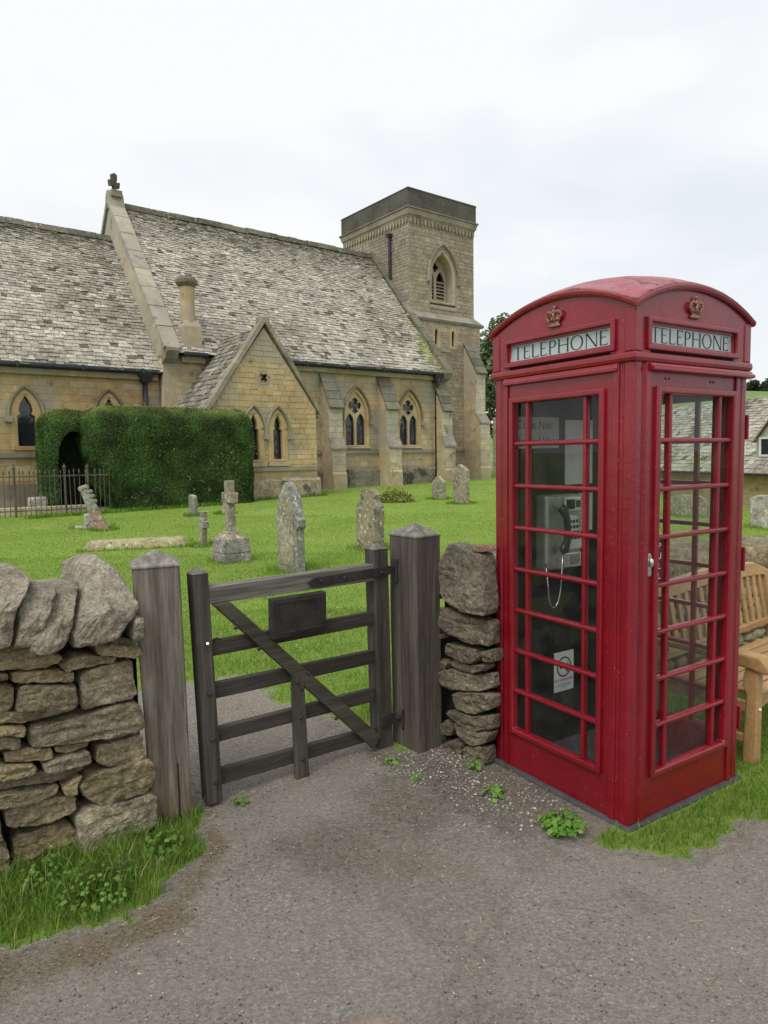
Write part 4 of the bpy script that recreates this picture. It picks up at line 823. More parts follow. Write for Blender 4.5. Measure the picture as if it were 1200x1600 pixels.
    for sx in (-1, 1):
        for i in range(6):
            z = 9.22 + i * .165; x = tc + sx * .355
            mb = MB(); mb.hexa([(x - .3, TY0 + .66, z), (x + .3, TY0 + .66, z), (x + .3, TY0 + .8, z + .1), (x - .3, TY0 + .8, z + .1)], [(x - .3, TY0 + .66, z + .05), (x + .3, TY0 + .66, z + .05), (x + .3, TY0 + .8, z + .15), (x - .3, TY0 + .8, z + .15)], (.36, .32, .24)); mb.build('louvre', M['dressed'], w)
    pts = [(x, TY0 - .05, z) for x, z in [(tc + .97, 10.0)] + arch(.97, 9.9, 10.1, 11.72, tc, 14)[2:] + [(tc - .97, 10.0)]]
    mb = MB(); mb.tube(pts, .065, 7, (.22, .19, .14))
    for q in (-1, 1): mb.box(tc + q * .98 - .09, tc + q * .98 + .09, TY0 - .18, TY0, 9.84, 10.02, (.24, .21, .155))
    mb.build('hood_mould', M['ashlar'], w)
    # corbel table, moulding, parapet
    co = ring(.015, 12.58, 12.74, .08, (.25, .22, .165), 'corbel_band', M['ashlar'])
    n = 19
    for i in range(n):
        x = T0 - .02 + (T1 - T0 + .04) * (i + .5) / n
        mb = MB(); mb.prism([(x - .075, 12.6), (x - .065, 12.42), (x, 12.30), (x + .065, 12.42), (x + .075, 12.6)], south(TY0), -.01, .085, jit((.27, .235, .17), .12)); mb.build('corbel', M['ashlar'], co)
    n = 23
    for i in range(n):
        y = TY0 - .02 + (TY1 - TY0 + .04) * (i + .5) / n
        mb = MB(); mb.prism([(y - .075, 12.6), (y - .065, 12.42), (y, 12.30), (y + .065, 12.42), (y + .075, 12.6)], PW, -.01, .085, jit((.29, .255, .185), .12)); mb.build('corbel', M['ashlar'], co)
    ring(.10, 12.72, 12.98, .16, (.30, .265, .195), 'parapet_moulding', M['ashlar'], .03); ring(.20, 12.98, 13.06, .17, (.14, .125, .095), 'parapet_drip', M['dark_stone'])
    ring(.10, 13.05, 13.86, .10, (.085, .08, .068), 'parapet', M['dark_stone'], .03)
    ring(.13, 13.84, 13.92, .08, (.075, .07, .06), 'parapet_coping', M['dark_stone'], .02)
    mb = MB(); mb.tube([(4.60, 3.54, 12.0), (4.60, 3.54, 9.75)], .07, 8); mb.hexa([(4.5, 3.44, 11.96), (4.7, 3.44, 11.96), (4.7, 3.64, 11.96), (4.5, 3.64, 11.96)], [(4.46, 3.40, 12.12), (4.71, 3.40, 12.12), (4.71, 3.68, 12.12), (4.46, 3.68, 12.12)]); mb.build('downpipe', M['leadpipe'], ch)
    buttress(7.9, 8.55, 1.95, .85, 1.15, 3.1, 5.55, 7.05)
    for q in ((4.9, 7.86, 1.85, 1.95, 1.78, 1.9, (.24, .22, .18)), (4.9, 7.85, 1.83, 1.95, .1, .95, (.2, .185, .15)), (4.9, 7.0, 1.88, 1.96, 6.55, 6.66, (.22, .195, .15))): mb = MB(); mb.box(*q); mb.build('string_course', M['ashlar'], ch)
    return ch
build_church()

# ------------------------------------------------------------------ gate posts and gate
def post(name, label, loc, rz, wb, wt, db, dt, h, hp, lean, col, colb, group):
    t = tag(empty(name, loc, rz), label, 'gate post', group)
    mb = MB(); n = 14; vs_ = []; fs = []; cs = []
    for i in range(n + 1):
        k = i / n; z = -.05 + (h + .05) * k; w = wb + (wt - wb) * k; d = db + (dt - db) * k; ox, oy = lean[0] * k, lean[1] * k
        wob = [mnoise.noise(Vector((q * 3.1, z * 2.2, loc[0]))) * .004 for q in range(4)]
        for q, (sx, sy) in enumerate(((-1, -1), (1, -1), (1, 1), (-1, 1))): vs_.append((ox + sx * (w / 2 + wob[q]), oy + sy * (d / 2 + wob[q]), z))
    for i in range(n):
        k = (i + .5) / n; c = mixc(colb, col, float(sstep(.05, .35, k)))
        for q in range(4): fs.append((i * 4 + q, i * 4 + (q + 1) % 4, i * 4 + 4 + (q + 1) % 4, i * 4 + 4 + q)); cs.append(c)
    mb.add(vs_, fs); mb.c = cs
    mb.add([vs_[3], vs_[2], vs_[1], vs_[0]], [(0, 1, 2, 3)], col)
    mb.build('post_shaft', M['wood_v'], t, bevel=.008)
    e = .004; tb = [(lean[0] + sx * (wt / 2 + e), lean[1] + sy * (dt / 2 + e), h) for sx, sy in ((-1, -1), (1, -1), (1, 1), (-1, 1))]
    tl = [(p[0], p[1], h + .012) for p in tb]
    mb = MB(); mb.add(tb + tl + [(lean[0], lean[1], h + hp)], [(3, 2, 1, 0), (0, 1, 5, 4), (1, 2, 6, 5), (2, 3, 7, 6), (3, 0, 4, 7), (4, 5, 8), (5, 6, 8), (6, 7, 8), (7, 4, 8)], mixc(col, (.26, .25, .225), .6)); mb.build('post_cap', M['wood_v'], t, bevel=.004)
    return t
pl = post('gate_post', 'weathered oak gate post beside the left stone wall, crack near its foot', gw(-.015, -.285, 0), PHI - R(17), .178, .205, .18, .2, 1.185, .075, (-.028, 0), (.165, .146, .118), (.165, .127, .087), 'oak posts either side of the gate')
mb = MB(); mb.box(.028, .034, -.0945, -.088, .0, .27); mb.build('crack', M['core'], pl)
pr = post('gate_post', 'dark oak gate post with iron hinges beside the kiosk', gw(1.385, -.13, 0), PHI, .18, .178, .24, .238, 1.215, .075, (-.005, 0), (.09, .077, .063), (.11, .092, .073), 'oak posts either side of the gate')
def build_gate():
    t = tag(empty('wooden_gate', gw(.0, -.2, 0), PHI), 'dark five barred wooden gate with diagonal brace and black board', 'gate')
    W1 = (.074, .066, .055); W2 = (.054, .047, .039); W3 = (.15, .139, .118)
    def bar(name, lo, hi, y0, y1, col, mat, par=t, bev=.005):   # lo/hi: 4 (x,z) corners of the front face
        mb = MB(); f = lo; mb.add([(x, y0, z) for x, z in f] + [(x, y1, z) for x, z in f], [(0, 1, 2, 3), (7, 6, 5, 4), (0, 4, 5, 1), (1, 5, 6, 2), (2, 6, 7, 3), (3, 7, 4, 0)], col); return mb.build(name, mat, par, bevel=bev)
    sl = bar('shutting_stile', [(.128, .015), (.205, .015), (.172, 1.135), (.095, 1.135)], None, -.008, .07, W1, M['wood_v'])
    mb = MB(); mb.add([(.093, -.01, 1.135), (.174, -.01, 1.135), (.174, .072, 1.135), (.093, .072, 1.135), (.134, .031, 1.165)], [(0, 1, 2, 3), (0, 4, 1), (1, 4, 2), (2, 4, 3), (3, 4, 0)], W3); mb.build('stile_top', M['wood_v'], sl)
    hs = bar('hanging_stile', [(1.155, .0), (1.252, .0), (1.236, 1.15), (1.137, 1.15)], None, -.012, .078, W1, M['wood_v'])
    mb = MB(); mb.add([(1.135, -.014, 1.15), (1.238, -.014, 1.15), (1.238, .08, 1.15), (1.135, .08, 1.15), (1.187, .033, 1.18)], [(0, 1, 2, 3), (0, 4, 1), (1, 4, 2), (2, 4, 3), (3, 4, 0)], W3); mb.build('stile_top', M['wood_v'], hs)
    bar('top_rail', [(.172, .985), (1.142, .975), (1.142, 1.068), (.172, 1.068)], None, -.004, .066, W3, M['wood_h'])
    for a_, b_, c_, d_ in ((.728, .803, .722, .797), (.518, .596, .50, .578), (.303, .374, .28, .358)): bar('rail', [(.176, a_), (1.148, c_), (1.148, d_), (.176, b_)], None, .016, .05, W2, M['wood_h'])
    bar('bottom_rail', [(.19, .086), (1.15, .058), (1.15, .130), (.19, .166)], None, .014, .052, W2, M['wood_h'])
    bar('brace', [(.185, .984), (1.108, .024), (1.162, .082), (.275, .984)], None, -.022, .012, (.074, .067, .05), M['wood_h'])
    bar('muntin', [(.607, .0), (.682, .0), (.664, .535), (.60, .57)], None, -.026, .012, W1, M['wood_v'])
    nb = bar('noticeboard', [(.475, .768), (.792, .778), (.795, .970), (.478, .972)], None, -.052, -.006, (1, 1, 1), M['notice'])
    mb = MB()
    for z0, z1 in ((.79, .80), (.945, .955)): pass
    for (a_, b_, c_, d_) in ((.505, .765, .792, .800), (.505, .765, .945, .953)): mb = MB(); mb.box(a_, b_, -.058, -.051, c_, d_); mb.build('board_trim', M['iron'], nb)
    for (a_, b_, c_, d_) in ((.500, .508, .792, .953), (.735, .745, .80, .945)): mb = MB(); mb.box(a_, b_, -.057, -.051, c_, d_); mb.build('board_trim', M['iron'], nb)
    for x, z in ((.53, .87), (.715, .87)): mb = MB(); mb.ball((x, -.053, z), .006); mb.build('screw', M['iron'], nb)
    # hinges
    hg = MB(); hg.prism([(.70, 1.022), (.74, 1.045), (1.27, 1.052), (1.27, 1.002), (.74, .995)], lambda u, d, w: (u, -d, w), .012, .026); h1 = hg.build('hinge_strap', M['iron'], t, bevel=.002)
    for x in (.78, .93, 1.18): mb = MB(); mb.lathe([(.011, 0), (.011, .006), (.004, .011)], 8); b = mb.build('bolt', M['iron'], h1); b.location = (x, -.026, 1.022); b.rotation_euler = (R(90), 0, 0)
    mb = MB(); mb.lathe([(.014, .96), (.014, 1.07), (.017, 1.07), (.017, 1.085)], 10, (1.285, -.02, 0)); mb.tube([(1.285, -.02, .968), (1.315, .02, .968)], .011, 8); mb.build('hinge_pin', M['iron'], h1)
    mb = MB(); mb.box(1.16, 1.262, -.03, -.013, .135, .205); h2 = mb.build('hinge_plate', M['iron'], t, bevel=.003)
    mb = MB(); mb.tube([(1.255, -.025, .17), (1.30, -.035, .165), (1.345, .0, .16)], .014, 8, (1, 1, 1)); mb.build('hinge_pin', M['iron'], h2)
    mb = MB(); mb.tube([(1.345, .02, .24), (1.30, -.05, .24), (1.285, -.06, .22), (1.285, -.06, .12), (1.30, -.05, .10), (1.345, .02, .10)], .009, 8); mb.build('staple', M['iron'], h2)
    for x, z in ((.165, .80), (.165, .56), (.172, .335), (.18, .12), (.63, .52), (.645, .33), (.65, .105), (.42, .735), (.30, .86), (.66, .48), (.86, .27), (.70, .55)):
        front = -.012 if x < .25 else -.03
        mb = MB(); mb.lathe([(.011, 0), (.011, .004), (.005, .010)], 10); b = mb.build('bolt', M['chrome'] if x < .17 and z > .7 else M['iron'], t); b.location = (x - .01, front, z); b.rotation_euler = (R(90), 0, 0)
    mb = MB(); mb.tube([(.17, .02, .80), (.215, .02, .812), (.235, .02, .80), (.238, .02, .785)], .005, 6); mb.build('latch_hook', M['iron'], t)
build_gate()

# ------------------------------------------------------------------ telephone kiosk
KW = .875; KH = KW / 2; KROT = .5749
KLOC = Vector((1.183, 3.503, -.020))
def letters(word, height, weight=.13):
    """roman capitals as polygons: list of outlines (u,w) plus holes"""
    th, tn, sf = weight, weight * .48, weight * .32
    def rect(a_, b_, c_, d_): return ([(a_, c_), (b_, c_), (b_, d_), (a_, d_)], [])
    G = {}
    G['T'] = (.74, [rect(.37 - th / 2, .37 + th / 2, 0, 1 - tn), rect(.02, .72, 1 - tn, 1), rect(.02, .02 + sf, 1 - .13, 1 - tn), rect(.72 - sf, .72, 1 - .13, 1 - tn), rect(.37 - th, .37 + th, 0, tn * .5)])
    E_ = [rect(.06, .06 + th, 0, 1), rect(.06 + th, .52, 0, tn), rect(.06 + th, .50, 1 - tn, 1), rect(.06 + th, .42, .52, .52 + tn), rect(.52 - sf, .52, tn, .14), rect(.50 - sf, .50, .88, 1 - tn)]
    G['E'] = (.60, E_); G['L'] = (.58, [rect(.06, .06 + th, 0, 1), rect(.06 + th, .54, 0, tn), rect(.54 - sf, .54, tn, .15), rect(.0, .06, 1 - tn * .5, 1)])
    G['H'] = (.82, [rect(.06, .06 + th, 0, 1), rect(.76 - th, .76, 0, 1), rect(.06 + th, .76 - th, .50, .50 + tn)] + [rect(a_, b_, c_, c_ + tn * .45) for c_ in (0, 1 - tn * .45) for a_, b_ in ((.02, .06), (.06 + th, .1 + th), (.72 - th, .76 - th), (.76, .80))])
    n = 14
    P_o = [(.06 + th, 1)] + [(.30 + .24 * math.sin(math.pi * i / n), .735 + .265 * math.cos(math.pi * i / n)) for i in range(n + 1)] + [(.06 + th, .47)]
    P_h = [(.06 + th, 1 - tn)] + [(.29 + (.24 - th * .9) * math.sin(math.pi * i / n), .735 + (.265 - tn) * math.cos(math.pi * i / n)) for i in range(n + 1)] + [(.06 + th, .47 + tn)]
    ring_p = P_o + P_h[::-1]
    G['P'] = (.60, [rect(.06, .06 + th, 0, 1), (ring_p, []), rect(.02, .06, 0, tn * .45), rect(.06 + th, .1 + th, 0, tn * .45)])
    oo = [(.46 + .42 * math.cos(2 * math.pi * i / 28), .5 + .52 * math.sin(2 * math.pi * i / 28)) for i in range(28)]
    oi = [(.46 + (.42 - th) * math.cos(2 * math.pi * i / 28), .5 + (.52 - tn) * math.sin(2 * math.pi * i / 28)) for i in range(28)]
    G['O'] = (.94, [(oo, [oi])])
    G['N'] = (.86, [rect(.08, .08 + tn, 0, 1), rect(.78 - tn, .78, 0, 1), ([(.06, 1), (.06 + th * 1.15, 1), (.78, 0), (.78 - th * 1.0, 0)], []), rect(.02, .08, 0, tn * .45), rect(.78, .84, 1 - tn * .45, 1)])
    out = []; u = 0
    for ch_ in word:
        w, shapes = G[ch_]
        out.append((ch_, [([((u + x) * height, z * height) for x, z in o], [[((u + x) * height, z * height) for x, z in h] for h in hs]) for o, hs in shapes])); u += w + .05
    return out, u * height
def build_kiosk():
    t = tag(empty('telephone_kiosk', KLOC, KROT), 'red cast iron telephone kiosk with glazed sides, crowns and domed roof', 'telephone kiosk')
    hw = KH; W = KW
    faces = {'door': lambda u, d, z: (-hw + u, -hw - d, z), 'left': lambda u, d, z: (-hw - d, hw - u, z), 'back': lambda u, d, z: (hw - u, hw + d, z), 'right': lambda u, d, z: (hw + d, -hw + u, z)}
    mb = MB(); mb.box(-hw - .018, hw + .018, -hw - .018, hw + .018, -.06, .036); mb.build('plinth', M['concrete'], t, bevel=.018, seg=3)
    mb = MB(); mb.box(-hw + .03, hw - .03, -hw + .03, hw - .03, .02, .05); mb.build('floor', M['concrete'], t)
    prof = [(.112, -.0), (.082, 0), (.077, .013), (.060, .014), (.054, .006), (.024, .006), (.014, .010), (.010, .014), (.006, .024), (.006, .054), (.014, .060), (.013, .077), (0, .082), (0, .112), (.05, .112), (.05, .05), (.112, .05)]
    for sx, sy in ((-1, -1), (1, -1), (1, 1), (-1, 1)):
        mb = MB(); pf = [(sx * (hw - a_), sy * (hw - b_)) for a_, b_ in prof]
        mb.prism(pf, lambda u, d, w: (u, w, d), .034, 2.07); mb.build('corner_post', M['red'], t, bevel=.003)
    zt, zb = 1.970, .221; fr, br = .029, .0225
    for nm, P in faces.items():
        u0, u1 = {'door': (.150, .762), 'left': (.125, .722), 'back': (.14, .735), 'right': (.14, .735)}[nm]
        glazed = nm != 'back'
        par = link({'door': 'door', 'back': 'back_panel'}.get(nm, 'side_panel'), plate([(.108, .03), (W - .108, .03), (W - .108, 2.066), (.108, 2.066)], [[(u0 + .012, zb + .012), (u1 - .012, zb + .012), (u1 - .012, zt - .012), (u0 + .012, zt - .012)]], P, -.045, -.010), M['red'], t)
        link('window_frame', plate([(u0, zb), (u1, zb), (u1, zt), (u0, zt)], [[(u0 + fr, zb + fr), (u1 - fr, zb + fr), (u1 - fr, zt - fr), (u0 + fr, zt - fr)]], P, -.04, .008), M['red'], par, bevel=.007, seg=2)
        iu0, iu1, iz0, iz1 = u0 + fr, u1 - fr, zb + fr, zt - fr
        sp = .076
        vb = [(iu0 + sp, iu0 + sp + br), (iu1 - sp - br, iu1 - sp)]
        rows = 8; ph = (iz1 - iz0 + br) / rows
        for a_, b_ in vb:
            mb = MB(); mb.box(a_, b_, -.036, -.006, iz0 - .004, iz1 + .004, P=P); mb.build('glazing_bar', M['red'], par, bevel=.007, seg=2)
        for r_ in range(1, rows):
            z = iz0 + r_ * ph - br
            mb = MB(); mb.box(iu0 - .004, iu1 + .004, -.037, -.003, z, z + br, P=P); mb.build('glazing_bar', M['red'], par, bevel=.008, seg=2)
        cols = [(iu0, vb[0][0]), (vb[0][1], vb[1][0]), (vb[1][1], iu1)]
        for r_ in range(rows):
            z0 = iz0 + r_ * ph; z1 = z0 + ph - br
            for ci, (a_, b_) in enumerate(cols):
                if nm == 'door' and ci == 0 and r_ == rows - 4:
                    mb = MB(); mb.box(a_, b_, -.03, -.02, z0, z1, P=P); pp = mb.build('pull_plate', M['red_dark'], par)
                    for k, chx in enumerate('PULL'):
                        me = text_mesh(chx, .040, lambda u, d, w, k=k: P((a_ + b_) / 2 + u, -.02 + d, z1 - .030 - k * .045 + w)); link('letter', me, M['white_ink'], pp)
                    continue
                mb = MB(); mb.box(a_ - .003, b_ + .003, -.029, -.025, z0 - .003, z1 + .003, P=P)
                mb.build('pane', M['glass'], par) if glazed else mb.build('pane', M['backboard'], par)
        # cornice over the panel
        mb = MB(); pf = [(-.004, 2.066), (.004, 2.072), (.008, 2.085), (.007, 2.100), (.003, 2.108), (-.02, 2.112), (-.02, 2.066)]
        n_ = len(pf); vs_ = [P(-d, d, z) for d, z in pf] + [P(W + d, d, z) for d, z in pf]
        mb.add(vs_, [tuple(range(n_)), tuple(range(2 * n_ - 1, n_ - 1, -1))] + [(i, i + n_, (i + 1) % n_ + n_, (i + 1) % n_) for i in range(n_)]); mb.build('cornice', M['red'], t, bevel=.002)
        mb = MB(); hz = 2.030
        a_, b_ = (.092, W - .004) if nm == 'door' else (.085, W - .085)
        prj = .030 if nm == 'door' else .010
        mb.prism([(-.01, 2.066), (prj * .35, 2.066), (prj * .6, 2.055), (prj, hz + .018), (prj, hz + .004), (-.01, hz)], lambda u, d, w: P(d, u, w), a_, b_); mb.build('lintel_moulding', M['red'], par, bevel=.003)
        # pediment, sign, crown
        Ra = .92; zc = 2.424 - Ra
        def arc(u): return zc + math.sqrt(max(0, Ra * Ra - (u - hw) ** 2))
        top = [(W - W * i / 20, arc(W - W * i / 20) - .022) for i in range(21)]
        su0, su1 = (.066, .752) if nm == 'door' else (.098, .782)
        su0, su1 = (.078, .762) if nm == 'door' else (.095, .778)
        pd = link('pediment', plate([(0, 2.108), (W, 2.108)] + top, [[(su0 + .03, 2.150), (su1 - .03, 2.150), (su1 - .03, 2.228), (su0 + .03, 2.228)]], P, -.04, -.004), M['red'], t)
        link('sign_frame', plate([(su0, 2.120), (su1, 2.120), (su1, 2.258), (su0, 2.258)], [[(su0 + .023, 2.143), (su1 - .023, 2.143), (su1 - .023, 2.236), (su0 + .023, 2.236)]], P, -.02, .012), M['red'], pd, bevel=.005)
        mb = MB(); mb.box(su0 + .03, su1 - .03, -.008, -.0035, 2.109, 2.121, P=P); mb.build('ventilation_slot', M['core'], pd)
        mb = MB(); mb.box(su0 + .012, su1 - .012, -.030, -.016, 2.135, 2.245, P=P); sg = mb.build('sign_panel', M['opal'], pd)
        L_, tw = letters('TELEPHONE', .064, .092)
        sc = (su1 - su0 - .046 - .045) / tw; off = su0 + .023 + .0225
        for chx, shapes in L_:
            mbs = []
            for o_, hs in shapes:
                me = plate([(x * sc, z) for x, z in o_], [[(x * sc, z) for x, z in h] for h in hs], lambda u, d, w: P(off + u, d, 2.157 + w), -.016, -.0145)
                mbs.append(me)
            bm = bmesh.new()
            for me in mbs: bm.from_mesh(me)
            me = mbs[0]; bm.to_mesh(me); bm.free()
            for m2 in mbs[1:]: bpy.data.meshes.remove(m2)
            link('letter', me, M['ink'], sg)
        # crown
        cx = .41 if nm == 'door' else W - .442
        mb = MB(); z0 = 2.272
        def C(u, d, z): return P(cx + u * .86, d * .9, 2.276 + (z - 2.272) * .86)
        def ctube(pts, r, n=6): mb.tube([C(*p) for p in pts], r, n)
        mb.box(-.036, .036, -.004, .010, z0, z0 + .014, P=C); mb.box(-.031, .031, -.004, .007, z0 + .014, z0 + .024, P=C)
        for q in (-.024, -.008, .008, .024): mb.ball(C(q, .009, z0 + .007), .0045, n=6)
        mb.prism([(-.033, z0 + .024), (.033, z0 + .024), (.048, z0 + .058), (.03, z0 + .075), (-.03, z0 + .075), (-.048, z0 + .058)], C, -.004, .003)
        for s in (-1, 1):
            ctube([(s * .033, .004, z0 + .024), (s * .046, .008, z0 + .045), (s * .052, .010, z0 + .062), (s * .042, .012, z0 + .078), (s * .022, .012, z0 + .080), (s * .004, .012, z0 + .068)], .0052)
            for a_, b_ in ((.042, .036), (.050, .05), (.052, .065), (.044, .078), (.030, .083), (.016, .079)): mb.ball(C(s * a_, .014, z0 + b_), .0048, n=6)
        ctube([(0, .006, z0 + .026), (0, .012, z0 + .05), (0, .013, z0 + .072)], .006)
        for q in (-.022, 0, .022): mb.box(q - .003, q + .003, 0, .009, z0 + .030, z0 + .048, P=C); mb.box(q - .008, q + .008, 0, .009, z0 + .036, z0 + .042, P=C)
        mb.ball(C(0, .009, z0 + .082), .010, n=8); mb.box(-.003, .003, .003, .011, z0 + .09, z0 + .113, P=C); mb.box(-.009, .009, .003, .011, z0 + .098, z0 + .105, P=C)
        mb.build('crown_emblem', M['crown'], pd, smooth=True)
        # roof lip
        mb = MB(); N_ = 20; o1 = .014; vs_ = []; fs = []
        for i in range(N_ + 1):
            u = -o1 + (W + 2 * o1) * i / N_; zz = arc(u)
            for d, dz in ((-.02, -.024), (o1 - .006, -.026), (o1, -.016), (o1 + .002, -.004), (o1 - .006, .003), (-.02, .003)):
                uu = min(max(u, -d), W + d) if d > 0 else min(max(u, 0), W); vs_.append(P(uu, d, zz + dz))
        for i in range(N_):
            for k in range(6): fs.append((i * 6 + k, i * 6 + (k + 1) % 6, i * 6 + 6 + (k + 1) % 6, i * 6 + 6 + k))
        fs += [tuple(range(6)), tuple(range(N_ * 6 + 5, N_ * 6 - 1, -1))]
        mb.add(vs_, fs); mb.build('roof_moulding', M['red'], t, smooth=False)
    # dome
    n = 36; mb = MB(); ex = hw + .009; vs_ = []; fs = []
    for j in range(n + 1):
        for i in range(n + 1):
            x = -ex + 2 * ex * i / n; y = -ex + 2 * ex * j / n
            vs_.append((x, y, 1.504 + math.sqrt(1.024 ** 2 - x * x - y * y) + .003 + .0015 * mnoise.noise(Vector((x * 14, y * 14, 0)))))
    for j in range(n):
        for i in range(n): a_ = j * (n + 1) + i; fs.append((a_, a_ + 1, a_ + n + 2, a_ + n + 1))
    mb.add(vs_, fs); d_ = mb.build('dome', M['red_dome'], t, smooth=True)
    md = d_.modifiers.new('solid', 'SOLIDIFY'); md.thickness = .02; md.offset = -1
    mb = MB(); mb.box(-hw + .03, hw - .03, -hw + .03, hw - .03, 2.085, 2.10); mb.build('ceiling', M['red_dark'], t)
    for sx in (-1, 1):
        for sy in (-1, 1):
            mb = MB(); a_, b_ = sorted((sx * (hw - .055), sx * (hw + .001))); c_, d2 = sorted((sy * (hw - .055), sy * (hw + .001))); mb.box(a_, b_, c_, d2, 2.109, 2.292); mb.build('corner_pier', M['red'], t, bevel=.006)
    # door furniture
    P = faces['door']; door = [o for o in t.children if o.name.startswith('door')][0]
    mb = MB(); ov = [(.128 + .014 * math.cos(a_), 1.195 + .038 * math.copysign(1, math.sin(a_)) * (abs(math.sin(a_)) > .01) + .014 * math.sin(a_)) for a_ in [2 * math.pi * i / 24 for i in range(24)]]
    mb.prism(ov, P, -.012, -.003); h_ = mb.build('handle', M['chrome'], door, bevel=.003)
    mb = MB(); mb.ball(P(.128, .004, 1.205), .011, n=10, sc=(1, 1, 1.9)); mb.build('handle_cup', M['chrome'], h_, smooth=True)
    for u in (.225, .25, .56, .585): mb = MB(); mb.ball(P(u, -.010, 2.005), .006, n=8); mb.build('screw', M['red'], door)
    for z in (1.80, 1.15, .34): mb = MB(); mb.box(W - .010, W + .002, -.02, .002, z - .06, z + .06, P=P); mb.build('hinge', M['red'], door, bevel=.003)
    mb = MB(); mb.box(W - .105, W - .07, -.012, -.0092, .032, .085, P=P); mb.build('rust_hole', M['core'], door)
    # back board inside
    mb = MB(); mb.box(-.385, .385, .36, .385, .05, 2.06); mb.build('backboard', M['backboard'], t)
    return t
kiosk = build_kiosk()

# things inside the kiosk (kiosk frame, on the back board, facing the door)
def build_kiosk_contents():
    def thing(name, label, cat):
        o = tag(empty(name, KLOC, KROT), label, cat); return o
    B = lambda u, d, z: (u, .36 - d, z)
    t = thing('payphone', 'grey steel payphone with black handset inside the red kiosk', 'payphone')
    mb = MB(); mb.box(-.206, .072, 0, .085, 1.055, 1.465, P=B); mb.build('body', M['steel'], t, bevel=.018, seg=3)
    mb = MB(); mb.box(-.075, .055, .085, .094, 1.372, 1.448, P=B); d_ = mb.build('display_panel', M['chrome'], t, bevel=.006)
    mb = MB(); mb.box(-.06, .0, .094, .097, 1.384, 1.436, P=B); mb.build('display', M['backboard'], d_)
    mb = MB(); mb.box(.012, .045, .094, .097, 1.392, 1.43, P=B); mb.build('coin_slot', M['black_plastic'], d_)
    mb = MB(); mb.prism([(-.065, 1.355), (.02, 1.345), (.058, 1.20), (.058, 1.165), (-.07, 1.165)], B, .085, .097); kp = mb.build('keypad', M['paper'], t, bevel=.004)
    for r_ in range(4):
        for c in range(3): mb = MB(); x = -.045 + c * .026 + r_ * .004; z = 1.325 - r_ * .030; mb.box(x, x + .016, .097, .101, z - .016, z, P=B); mb.build('key', M['leadpipe'], kp)
    mb = MB(); mb.box(-.075, .06, .085, .093, 1.065, 1.145, P=B); tr = mb.build('coin_tray', M['chrome'], t, bevel=.008)
    mb = MB(); mb.box(-.03, .045, .093, .096, 1.078, 1.132, P=B); mb.build('tray_flap', M['steel'], tr, bevel=.006)
    mb = MB(); pts = [(-.130, .11, 1.40), (-.118, .125, 1.385), (-.10, .13, 1.34), (-.092, .13, 1.28), (-.095, .13, 1.22), (-.112, .125, 1.175), (-.128, .112, 1.165)]
    mb.tube([B(*p) for p in pts], [.026, .027, .019, .017, .019, .028, .027], 10); hs = mb.build('handset', M['black_plastic'], t, smooth=True)
    mb = MB(); cpts = [(-.118, .12, 1.15)]
    for i in range(1, 15):
        a_ = i / 14 * math.pi; cpts.append((-.168 + .05 * math.cos(a_), .11, .98 - .14 * math.sin(a_) + .16 * (1 - i / 14) * .3))
    cpts += [(-.215, .09, 1.1)]
    mb.tube([B(*p) for p in cpts], .0045, 6); mb.build('armoured_cord', M['chrome'], t, smooth=True)
    t = thing('notice_card', 'grey card notice reading Coins Not Accepted Here inside the kiosk', 'notice')
    mb = MB(); mb.box(-.372, -.03, .002, .006, 1.715, 1.882, P=B); mb.build('card', M['grey_paper'], t)
    for k, s in enumerate(('Coins Not', 'Accepted Here')):
        link('lettering', text_mesh(s, .060, lambda u, d, w, k=k: B(-.215 + u, .006 + d, 1.838 - k * .085 + w)), M['ink'], t)
    t = thing('poster', 'tall blank white paper sheet pinned inside the kiosk', 'poster')
    mb = MB(); mb.box(.022, .246, .002, .005, 1.512, 1.87, P=B); mb.build('sheet', M['paper'], t)
    t = thing('instruction_leaflet', 'pale printed instruction leaflet right of the payphone in the kiosk', 'leaflet')
    mb = MB(); mb.box(.078, .25, .002, .005, 1.245, 1.46, P=B); mb.build('sheet', M['paper'], t)
    rr = random.Random(3)
    link('lettering', text_mesh('calls.to.pay', .026, lambda u, d, w: B(.165 + u, .005 + d, 1.432 + w)), M['ink'], t)
    for k in range(7):
        mb = MB(); z = 1.40 - k * .021; mb.box(.09, .09 + rr.uniform(.08, .14), .005, .006, z - .004, z, P=B); mb.build('text_line', M['leadpipe'], t)
    t = thing('no_smoking_sign', 'white no smoking sign low inside the kiosk behind the lower panes', 'sign')
    mb = MB(); mb.box(-.055, .102, .002, .005, .338, .566, P=B); mb.build('card', M['paper'], t)
    ringo = [(.023 + .058 * math.cos(2 * math.pi * i / 32), .478 + .058 * math.sin(2 * math.pi * i / 32)) for i in range(32)]
    ringi = [(.023 + .050 * math.cos(2 * math.pi * i / 32), .478 + .050 * math.sin(2 * math.pi * i / 32)) for i in range(32)]
    link('ring', plate(ringo, [ringi], B, .005, .006), M['ink'], t)
    mb = MB(); mb.prism([(-.019, .516), (-.013, .522), (.065, .440), (.059, .434)], B, .005, .0065); mb.build('slash', M['redink'], t)
    mb = MB(); mb.box(-.012, .045, .005, .0058, .470, .480, P=B); mb.build('cigarette', M['ink'], t)
    mb = MB(); mb.tube([B(.048, .0055, .484), B(.056, .0055, .495), B(.05, .0055, .505)], .0025, 5); mb.build('smoke_mark', M['ink'], t)
    link('lettering', text_mesh('NO SMOKING', .0235, lambda u, d, w: B(.023 + u, .005 + d, .402 + w)), M['redink'], t)
